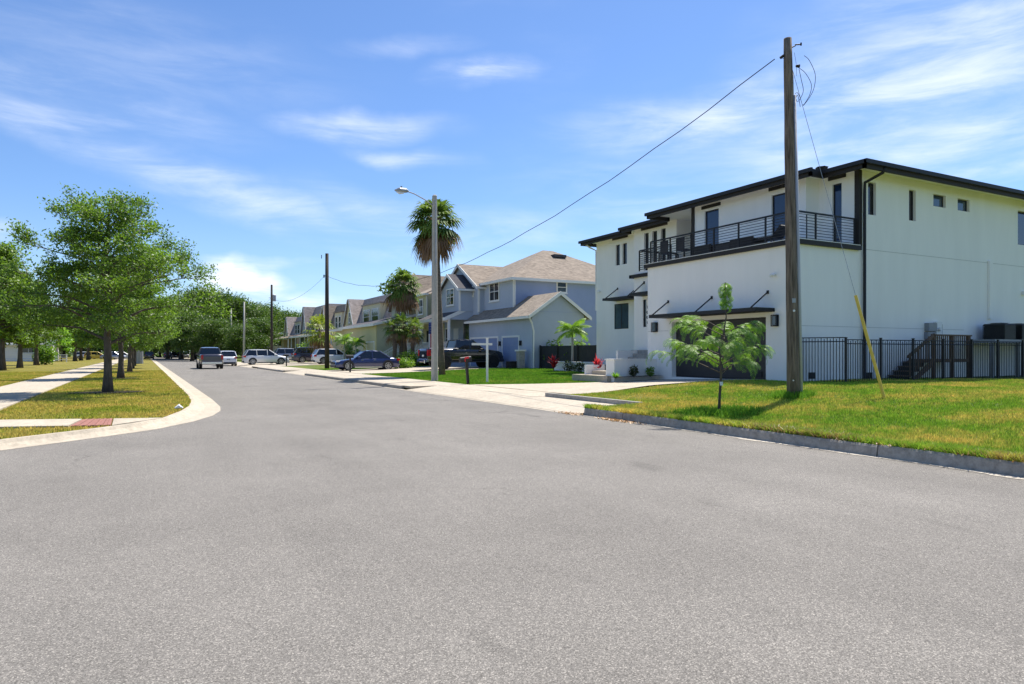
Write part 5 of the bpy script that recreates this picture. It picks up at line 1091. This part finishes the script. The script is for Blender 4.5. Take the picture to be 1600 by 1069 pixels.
# ------------------------------------------------------------------ vegetation
def leaf_quads(C, size, rng_, aspect=.55, up=.25, jit=.35):
    """C (n,3) centres -> randomly turned leaf-shaped quads"""
    n = len(C); nrm = rng_.normal(0, 1, (n, 3)); nrm[:, 2] = np.abs(nrm[:, 2])+up; nrm /= np.linalg.norm(nrm, axis=1)[:, None]
    t = rng_.normal(0, 1, (n, 3)); t -= nrm*(t*nrm).sum(1)[:, None]; t /= np.linalg.norm(t, axis=1)[:, None]; b = np.cross(nrm, t)
    s = (size*(1+rng_.uniform(-jit, jit, n)))[:, None]; v = np.zeros((n, 4, 3))
    v[:, 0] = C-t*s; v[:, 1] = C-b*s*aspect*.9+t*s*.1; v[:, 2] = C+t*s; v[:, 3] = C+b*s*aspect*.9+t*s*.1
    return v.reshape(-1, 3)
def branchy(seed, h, r_fn, base, trunk_r, n_limb, n_leaf, leaf, clump=.22, up=.45, twigs=9, droop=0., top_lean=0.):
    """returns trunk builder and leaf vertices. r_fn(t) is the crown radius at t (0 base of crown, 1 top)"""
    g = np.random.RandomState(seed); mb = MB(); tp = []; N_ = 10
    for k in range(N_+1):
        t = k/N_; tp.append(Vector((g.normal(0, .012*h)*t, g.normal(0, .012*h)*t+top_lean*t, h*.93*t)))
    tp[0] = Vector((0, 0, -.1)); rad = [trunk_r*((1-.82*(k/N_)) if k else 1.45) for k in range(N_+1)]; mb.tube(tp, rad, 10)
    cent = []
    def at(z):
        t = max(0, min(.999, z/(h*.93)))*N_; i = int(t); return tp[i].lerp(tp[i+1], t-i)
    for i in range(n_limb):
        t = ((i+.5)/n_limb)**.85; z = base*.85+(h*.9-base*.85)*t; a = i*2.39996+g.uniform(-.4, .4); p0 = at(z*.93)
        R_ = r_fn(min(1, max(0, (z-base)/(h-base)+.06)))*g.uniform(.62, 1.2); z1 = z+R_*up*(.4+.9*t)*g.uniform(.6, 1.3)-droop*R_
        z1 = min(z1, h*1.02); p3 = Vector((math.cos(a)*R_, math.sin(a)*R_, z1)); p1 = p0.lerp(p3, .35)+Vector((0,0,.10*R_)); p2 = p0.lerp(p3, .7)+Vector((g.normal(0,.08*R_), g.normal(0,.08*R_), .08*R_))
        r0 = trunk_r*.42*(1-.6*t); mb.tube([p0, p1, p2, p3], [r0, r0*.6, r0*.32, .006], 5, caps=False); P4 = [p0, p1, p2, p3]
        for k in range(twigs):
            u = .28+.72*(k+g.rand())/twigs; w = u*3; j = min(2, int(w)); q0 = P4[j].lerp(P4[j+1], w-j); l = R_*.34*g.uniform(.5, 1.2)*(1.15-.5*u)+.12
            d = Vector((g.normal(0, 1), g.normal(0, 1), g.normal(.25, .6))).normalized(); d = (d+(p3-p0).normalized()*.7).normalized(); q1 = q0+d*l
            mb.tube([q0, q1], [r0*.16+.004, .003], 3, caps=False)
            for s_ in (.45, .75, 1.): cent.append((q0.lerp(q1, s_), l))
    cs = np.array([tuple(c) for c, l in cent]); idx = g.randint(0, len(cs), n_leaf); w = g.gamma(2.0, .6, len(cs))*np.array([l for c, l in cent])**1.3; w /= w.sum(); idx = g.choice(len(cs), n_leaf, p=w)
    C = cs[idx]+g.normal(0, clump, (n_leaf, 3))*np.array([1, 1, .7]); C = C[C[:, 2] > base*.8]
    return mb, leaf_quads(C, leaf, g)
def tree(name, lab, parts, loc, rz=0, sc=1., group=None, lm='oak', bark='bark'):
    mb, lv = parts; t = thing(name, lab, 'tree', loc, rz, group, sc); tr = mb.build('trunk', bark, t, smooth=True)
    me = rawmesh('crown', lv, 4); me.materials.append(M[lm]); link('crown', me, t); return t
def low_r(R_): return lambda t: R_*(min(1, .55+t*2.2) if t < .25 else (1.02-.78*((t-.22)/.78)**1.25))
def oak_r(R_): return lambda t: R_*(math.sin(math.pi*min(1, (t*.86+.16)))**.62)*(1.05-.28*t)
near_r = lambda t: 3.45*(min(1, .6+t*2.6) if t < .16 else (1.02-.80*((t-.16)/.84)**.95))
near = tree('oak_tree', 'nearest and largest oak of the verge row, right by the link path', branchy(11, 7.15, near_r, 2.0, .145, 46, 42000, .05, .15, .28, 12), (-1.1, 27.4, .1), .4)
o2 = tree('oak_tree', 'second oak of the verge row, just behind the nearest trunk', branchy(12, 6.8, low_r(3.0), 1.9, .15, 34, 17000, .08, .2, .3, 9), (-1.1, 42.1, .1), 1.2)
for k, (y, rz, s, lab) in enumerate(((55.9, 2.4, .97, 'third oak of the verge row, counted from the link path'), (68.5, 4., 1.02, 'fourth oak of the verge row, counted from the link path'), (83, 5.1, .95, 'fifth oak of the verge row, counted from the link path'), (98, .6, 1., 'sixth oak of the verge row, the farthest one'))):
    c = copy_tree(o2, label=lab); c.location = (-.9, y, .1); c.rotation_euler.z = rz; c.scale = (s, s, s)
for y, px, s in ((27.4, -1.1, 1), (42.1, -1.1, .8), (55.9, -.9, .7), (68.5, -.9, .7)):    # mulch ring
    v = []; n = 20; g_ = random.Random(int(y)); MB().poly([(px+math.cos(6.2832*k/n)*(1.05+g_.uniform(-.15,.15))*s, y+math.sin(6.2832*k/n)*(.8+g_.uniform(-.12,.12))*s, .145) for k in range(n)]).build('mulch_ring', 'mulch', None, kind='stuff')
# pines and loose trees across the sidewalk
pine_r = lambda t: 2.7*(1-t)**.6*(.55+.6*min(1, t*4))
p_a = branchy(21, 11.0, pine_r, 2.6, .24, 46, 15000, .13, .3, .15, 8, .05); 
pt = tree('pine_tree', 'tall dark-trunked pine at the left edge of the picture', p_a, (-10.0, 67.5, .1), 0, 1., 'pines across the sidewalk', 'pine')
for x, y, rz, s, lab in ((-9.9,75.8,1.3,.86,'second pine from the left edge across the sidewalk'),(-10.4,91,2.9,.92,'third pine from the left edge, beside the round green bush'),(-9.8,131,4.1,1.1,'pine with trunk just right of the pale building door'),(-9.6,140,5.3,1.05,'pine close behind the trunk near the pale building'),(-9.3,152,.8,1.1,'farthest pine trunk left of the nearest oak'),(-17,82,2.,1.1,'pine further back at the left edge, behind the first ones'),(-22,100,3.6,1.15,'pine before the pale building at the far left')):
    c = copy_tree(pt, label=lab); c.location = (x, y, .1); c.rotation_euler.z = rz; c.scale = (s, s, s)
sp1 = tree('young_tree', 'pale lime-green sapling with slender multiple stems before the rail fence', branchy(31, 4.6, lambda t: 1.5*math.sin(math.pi*min(1,t*.8+.2)), 1.5, .07, 14, 1500, .15, .25, .7, 5), (*atd(96, 105), .1), 0, 1.15, None, 'lime')
bs = np.random.RandomState(3)
def bush(name, lab, x, y, z, rx_, rz_, n, leaf, m, cat='bush', group=None, stems=6):
    t = thing(name, lab, cat, (x, y, z), 0, group); d = bs.normal(0, 1, (n, 3)); d /= np.linalg.norm(d, axis=1)[:, None]; rr = bs.uniform(.45, 1.05, n)[:, None]*(1+.18*np.sin(d[:, :1]*7+d[:, 1:2]*5))
    C = d*rr*np.array([rx_, rx_, rz_])+np.array([0, 0, rz_*.95]); C = C[C[:, 2] > .02]; me = rawmesh('foliage', leaf_quads(C, leaf, bs), 4); me.materials.append(M[m]); link('foliage', me, t)
    s = MB()
    for k in range(stems): a = k*2.4; s.tube([(0,0,-.03),(math.cos(a)*rx_*.3,math.sin(a)*rx_*.3,rz_*.6),(math.cos(a)*rx_*.6,math.sin(a)*rx_*.6,rz_*1.3)], [.02*rx_+.008,.012*rx_+.004,.003], 4, caps=False)
    s.build('stem', 'bark', t); return t
bush('bush', 'round bright green bush at the foot of the third pine', *atd(70, 78), .1, 1.15, 1.2, 1600, .14, 'bush')
bush('bush', 'small yellow-green bush under the leaning palms by the porch stairs', *atd(640, 56), .2, 1.0, .75, 1500, .09, 'bush')
bush('bush', 'low white-green bush beside the rear of the blue sedan', *atd(630, 53.5), .2, .9, .45, 1200, .08, 'bush')
for px, d, r, h, lab in ((550,76,1.3,1.1,'yellow-green shrub behind the white car with black glass'),(562,73,1.0,.8,'lower yellow-green shrub behind the blue sedan'),(478,100,1.5,1.4,'shrub in front of the white columned porch')):
    bush('shrub', lab, *atd(px, d), .25, r, h, 1400, .12, 'bush')
# small plants by the entrance of the white house
def spiky(name, lab, x, y, z, n, l, w, m, cat, tilt=(.35, 1.1), seed=1, stem=0., group=None):
    g = np.random.RandomState(seed); t = thing(name, lab, cat, (x, y, z), 0, group); vs = []
    for k in range(n):
        a = k*2.4+g.uniform(-.3, .3); e = g.uniform(*tilt); L__ = l*g.uniform(.7, 1.1); z0 = stem*g.uniform(.3, 1.); d = np.array([math.cos(a)*math.sin(e), math.sin(a)*math.sin(e), math.cos(e)]); s = np.array([-math.sin(a), math.cos(a), 0])*w
        p0 = np.array([0, 0, z0]); p1 = p0+d*L__*.5; p2 = p0+d*L__+np.array([0, 0, -.22*L__*math.sin(e)])
        vs += [p0-s*.3, p0+s*.3, p1+s, p1-s, p1-s, p1+s, p2+s*.12, p2-s*.12]
    me = rawmesh('leaves', np.array(vs), 4); me.materials.append(M[m]); link('leaves', me, t)
    if stem: MB().tube([(0,0,-.03),(0,0,stem)], .025, 6).build('stem', 'bark', t)
    return t
spiky('red_plant', 'red-leaved plant beside the entry platform and the planter wall', 18.0, 25.5, .5, 46, .55, .055, 'red', 'plant', (.1, 1.0), 2, .42)
spiky('red_plant', 'red-leaved plant in front of the black board fence, left of the white planter', 21.3, 34.6, .4, 56, .62, .06, 'red', 'plant', (.1, 1.0), 3, .5)
spiky('spiky_plant', 'light green spiky plant at the foot of the planter wall', 16.95, 22.75, .45, 40, .38, .03, 'lime', 'plant', (.5, 1.35), 4)
bush('shrub', 'dark reddish shrub in the middle of the planter wall bed', 17.9, 22.75, .5, .2, .24, 240, .05, 'darkleaf', stems=4)
bush('shrub', 'small green shrub near the garage end of the planter wall', 18.75, 22.75, .5, .19, .2, 260, .045, 'bush', stems=4)
for k, (x, y, lab) in enumerate(((21.6, 33.4, 'dark low plant in front of the white masonry planter, left one'), (21.3, 31.9, 'dark low plant in front of the white masonry planter, right one'))):
    bush('shrub', lab, x, y, .42, .34, .3, 300, .06, 'darkleaf', stems=4)
stuff(MB().poly([(16.6,22.5,.50),(19.25,22.5,.535),(19.25,23.0,.535),(16.6,23.0,.50)]).build('mulch_bed', 'mulch'))
for k, (px, lab) in enumerate(((868, 'leafy top growing above the black board fence, left one'), (905, 'leafy top growing above the black board fence, right one'))):
    x, y = onY(px, 37.), 37.; bush('shrub', lab, 25.0, onX(px, 25.0), .4, .8, .98, 900, .09, 'oak')
# palms
def fan_crown(seed, n, R_, m, dead=0, drop=1.0, seg=13, up=1.45):
    """fan leaves on long stalks; returns green verts, dead verts, stalk builder"""
    g = np.random.RandomState(seed); G_, D_ = [], []; st = MB()
    for i in range(n+dead):
        isd = i >= n; a = i*2.39996+g.uniform(-.3, .3)
        e = (up-(up+.75)*((i/n)**.9)) if not isd else -g.uniform(.55, 1.35)
        pl = R_*(.55 if not isd else .75)*g.uniform(.85, 1.1); d = Vector((math.cos(a)*math.cos(e), math.sin(a)*math.cos(e), math.sin(e))); p0 = Vector((0,0,g.uniform(-.1,.15)*R_)); p1 = p0+d*pl-Vector((0,0,.10*R_))
        st.tube([p0, p0.lerp(p1,.5)+Vector((0,0,.03)), p1], [.022,.016,.01], 3, caps=False)
        f = (d*1.0-Vector((0,0,.35))).normalized(); s = f.cross(Vector((0,0,1))).normalized(); u = s.cross(f); fl_ = R_*(.52 if not isd else .48)
        for k in range(seg):
            th = -1.9+3.8*k/(seg-1); dr = (f*math.cos(th)+s*math.sin(th)+u*(.25-.18*abs(th))).normalized(); w = dr.cross(u).normalized()*fl_*.075; l = fl_*(1-.22*abs(th)/1.9)*g.uniform(.88,1.08)
            m1 = p1+dr*l*.6; tip = p1+dr*l-Vector((0,0,1))*l*(.38*drop if not isd else .75*drop); q_ = [p1-w*.2, p1+w*.2, m1+w, m1-w, m1-w, m1+w, tip+w*.1, tip-w*.1]
            (D_ if isd else G_).extend([tuple(x) for x in q_])
    return np.array(G_), (np.array(D_) if D_ else None), st
def palm(lab, x, y, z, pts, r, crown, R_sc=1., group=None, gm='palm'):
    t = thing('palm_tree', lab, 'palm tree', (x, y, z), 0, group); MB().tube(pts, [r*1.25]+[r*(1+.06*math.sin(k*3)) for k in range(1, len(pts))], 10).build('trunk', 'barkp', t, smooth=True)
    G_, D_, st = crown; top = Vector(pts[-1])
    me = rawmesh('fronds', G_, 4); me.materials.append(M[gm]); link('fronds', me, t, loc=top); s = st.build('stalks', 'dead', t); s.location = top
    if D_ is not None: me = rawmesh('dead_fronds', D_, 4); me.materials.append(M['dead']); link('dead_fronds', me, t, loc=top)
    return t
g = random.Random(4)
bx, by = 15.3, 37.2
palm('tall slender palm with brown skirt right behind the concrete lamp post', bx, by, .2, [(0,0,-.2)]+[((-.44*(k/8)**1.0)*CS, .3*(k/8)**1.0*SN+0, 8.95*k/8) for k in range(1, 9)], .17, fan_crown(5, 58, 1.75, 'palm', 26, .9, up=1.35))
x2, y2 = atd(634, 60)
palm('broad cabbage palm with thick round head over the cream duplex', x2, y2, .2, [(0,0,-.2),(-.1,0,2),(-.2,0,4),(-.22,0,7.1)], .2, fan_crown(6, 50, 1.8, 'palm', 30, .9, 12))
x2, y2 = atd(627, 57)
for k, (dx, dy, hh, sd_, lab) in enumerate(((-.55,0,3.3,7,'left one of the three short palms by the porch stairs'),(.15,.5,3.6,8,'middle one of the three short palms by the porch stairs'),(.95,.1,3.2,9,'right one of the three short palms by the porch stairs'))):
    palm(lab, x2+dx*CS, y2-dx*SN+dy, .25, [(0,0,-.2),(.02,0,1.5),(-.05+.1*k,0,hh)], .17, fan_crown(sd_, 24, 1.15, 'palm', 6, .8, 11), group='short palms by the porch stairs')
x2, y2 = atd(498, 80); palm('small fan palm with yellow-green leaves left of the dark utility pole', x2, y2, .25, [(0,0,-.2),(0,0,2.2),(.1,0,3.9)], .15, fan_crown(10, 26, 2.2, 'palm', 6, .8, 11), gm='palmy')
def feather(seed, n, L__, m, pairs=18, w=.03, ll=.42, e0=1.25, e1=-.1, curve=1.1, wind=0.):
    """arching feather fronds"""
    g = np.random.RandomState(seed); V_ = []; st = MB()
    for i in range(n):
        a = i*2.39996+g.uniform(-.3,.3); e = e0+(e1-e0)*i/n; p = Vector((0,0,0)); pts = [p.copy()]; step = L__*g.uniform(.85,1.1)/10
        for k in range(10):
            d = Vector((math.cos(a)*math.cos(e), math.sin(a)*math.cos(e), math.sin(e))); p = p+d*step; pts.append(p.copy()); e -= curve/10*(1+.6*k/10)
        st.tube(pts, [.02*(1-k/12) for k in range(11)], 3, caps=False); s = Vector((-math.sin(a), math.cos(a), 0))
        for k in range(pairs):
            t = .14+.86*k/pairs; j = min(9, int(t*10)); q0 = pts[j].lerp(pts[j+1], t*10-j); fd = (pts[j+1]-pts[j]).normalized(); l = ll*math.sin(math.pi*min(.97, t*.85+.12))*g.uniform(.85,1.1)
            for sg in (-1, 1):
                d = (s*sg+fd*.55-Vector((0,0,.25))).normalized(); u_ = fd*w; m1 = q0+d*l*.55; tip = q0+d*l-Vector((0,0,l*.3)); V_.extend([tuple(q0-u_*.4),tuple(q0+u_*.4),tuple(m1+u_),tuple(m1-u_),tuple(m1-u_),tuple(m1+u_),tuple(tip+u_*.1),tuple(tip-u_*.1)])
    return np.array(V_), st
def fpalm(lab, x, y, z, h, r, fe, gm='bush', group=None):
    t = thing('palm_tree', lab, 'palm tree', (x, y, z), 0, group); MB().tube([(0,0,-.1),(0,0,h*.5),(0,0,h*.86)], [r*1.5,r,r], 10).build('trunk', 'polec', t, smooth=True); MB().tube([(0,0,h*.86),(0,0,h*1.08)], [r*.9,r*.5], 8).build('crownshaft', 'lime', t)
    V_, st = fe; me = rawmesh('fronds', V_, 4); me.materials.append(M[gm]); link('fronds', me, t, loc=(0,0,h*1.05)); s = st.build('stalks', 'lime', t); s.location = (0,0,h*1.05)
fpalm('small feather palm with smooth grey trunk before the black board fence', 22.8, 34.9, .75, 1.95, .06, feather(3, 15, 1.35, 'bush', 20, .035, .42), 'bush')
x2, y2 = atd(538, 70); fpalm('feather palm in the planting between the white car and the yellow garage', x2, y2, .25, 2.4, .07, feather(4, 14, 1.4, 'bush', 16, .035, .45), 'bush')
x2, y2 = atd(556, 69); fpalm('second feather palm, left of the yellow garage door', x2, y2, .25, 2.1, .07, feather(5, 14, 1.2, 'bush', 16, .035, .4), 'bush')
# young feathery tree on the right verge
yt = thing('young_tree', 'young feathery-leaved tree on the lawn edge in front of the garage', 'tree', (10.95, 11.0, .17)); g = np.random.RandomState(8)
tb = MB(); tp = [Vector((0,0,-.05)), Vector((.02,0,.4)), Vector((.05,0,.85)), Vector((.03,0,1.2)), Vector((.08,0,1.6)), Vector((.16,0,2.1)), Vector((.14,0,2.85))]
tp = [Vector((p.x*CS, -p.x*SN, p.z)) for p in tp]; tb.tube(tp, [.034,.028,.024,.02,.017,.012,.007], 8); tips = []
for i in range(20):
    z = .85+1.15*(i/20)**1.1; a = i*2.39996; t = (z-.85)/1.6; base = tp[2].lerp(tp[5], min(1, t*1.1)); L__ = (1.12-.45*t)*g.uniform(.6,1.05); rise = g.uniform(.25,.6)*L__
    e_ = Vector((math.cos(a)*L__*1.08-.12*CS, math.sin(a)*L__*1.08+.12*SN, rise)); P_ = [base, base+e_*.5+Vector((0,0,.06)), base+e_]; tb.tube(P_, [.013,.008,.003], 4, caps=False)
    for u in (.45,.62,.75,.87,1.0): tips.append((P_[0].lerp(P_[1], u*2) if u < .5 else P_[1].lerp(P_[2], u*2-1), a, t))
for k in range(12): tips.append((tp[5].lerp(tp[6], .35+.65*k/11), k*2.4, 1.2))
tb.build('trunk', 'bark', yt, smooth=True); V_ = []; rb = MB()
for (p, a, t) in tips:
    for r_ in range(2):
        aa = a+g.uniform(-1.1,1.1); e = g.uniform(.15,.8) if t < 1.1 else g.uniform(-.3,.5); L__ = g.uniform(.32,.58) if t < 1.1 else g.uniform(.18,.3); q0 = p.copy(); pts = [q0.copy()]
        for k in range(7): d = Vector((math.cos(aa)*math.cos(e), math.sin(aa)*math.cos(e), math.sin(e))); q0 = q0+d*L__/7; pts.append(q0.copy()); e -= .33 if t < 1.1 else .4
        rb.tube(pts[::3]+[pts[-1]], .0025, 3, caps=False); s = Vector((-math.sin(aa), math.cos(aa), 0))
        for k in range(13):
            u = .1+.9*k/13; j = min(6, int(u*7)); c = pts[j].lerp(pts[j+1], u*7-j); fd = (pts[j+1]-pts[j]).normalized(); l = .10*math.sin(math.pi*(u*.8+.15))+.015
            for sg in (-1,1): d = (s*sg+fd*.5-Vector((0,0,.35))).normalized(); w_ = fd*.0075; V_.extend([tuple(c-w_*.5),tuple(c+w_*.5),tuple(c+d*l+w_),tuple(c+d*l-w_)])
me = rawmesh('leaves', np.array(V_), 4); me.materials.append(M['poin']); link('leaves', me, yt); stuff(rb.build('leaf_stalks', 'lime', yt)); MB().tube([(.045*CS,-.045*SN-.01,.62),(.045*CS,-.045*SN-.01,.7)], .036, 8).build('tag', 'litter', yt)
# far trees
def big(seed, h, R_, n, leaf): return branchy(seed, h, oak_r(R_), h*.16, .42, 34, n, leaf, R_*.11, .35, 9)
protos = []
far = [(236,176,10.5),(262,165,12.5),(283,158,13.5),(303,150,14.8),(322,142,15.2),(343,148,14.6),(362,160,14.6),(381,150,12.5),(402,168,13.6),(421,182,13.4),(440,190,12.8),(462,215,14.5),(205,178,12),(180,172,12),(155,180,13),(128,170,12.5),(100,176,14),(72,165,13),(45,172,15),(18,168,14),(-12,176,15),(-45,170,14),(250,210,12),(310,215,17),(350,210,16),(300,125,9.5),(330,120,7.5),(402,124,8.0),(380,118,6.5)]
FG = {'a': ('broad dark tree seen behind the pines at the left', 'trees behind the pines'), 'b': ('broad dark green tree closing the far end of the street', 'trees closing the far end of the street'), 'c': ('dark tree behind the roofs of the farthest houses', 'trees behind the farthest houses')}
for i, (px, d, h) in enumerate(far):
    lab_, grp_ = FG['a' if px < 225 else 'b' if px < 430 else 'c']
    x, y = atd(px, d); s = h/14.0
    if len(protos) < 3:
        t = tree('far_tree', lab_, big(41+i, 14.0, 7.2, 14000, .24), (x, y, 0), i*1.3, (s*1.05, s*1.05, s), grp_, 'oak2'); protos.append(t)
    else:
        t = copy_tree(protos[i % 3], label=lab_); t['group'] = grp_; t.location = (x, y, 0); t.rotation_euler.z = i*1.7; t.scale = (s*(1+.1*math.sin(i)), s*(1+.1*math.sin(i)), s)
# low dense undergrowth behind everything
gg = np.random.RandomState(77); n = 26000; u = gg.uniform(-260, 900, n); d = gg.uniform(205, 235, n); r_ = (u-800)/F*d; C = np.stack([d*SN+r_*CS, d*CS-r_*SN, np.abs(gg.normal(0, 1, n))*2.3+gg.uniform(0, 3, n)*(1+.5*np.sin(u*.05))], 1)
me = rawmesh('woodland_undergrowth', leaf_quads(C, .55, gg), 4); me.materials.append(M['oak2']); stuff(link('woodland_undergrowth', me, label='dense undergrowth beneath the far trees'))
t = thing('utility_pole', 'pale bare far post standing in front of the dark wood, left one', 'utility pole', (*atd(312, 152), 0)); MB().tube([(0,0,0),(0,0,6)], .14, 6).build('pole', 'galv', t)
x2, y2 = atd(581, 95); far_b = tree('round_tree', 'dark treetop just showing above the brown mansard roofs', branchy(61, 11.6, lambda t: 2.6*math.sin(math.pi*min(1,t+.1)), 8.6, .2, 16, 900, .3, .4, .5, 5), (32, 92, 0), 0, 1., None, 'oak2')
bwf = thing('board_fence', 'dark timber fence at the far end of the street below the trees', 'fence')
for k in range(60): x, y = 10.5+.0*k, 150+.5*k; MB().box(x, x+.05, y, y+.46, 0, 1.7).build('board', 'woodd', bwf)
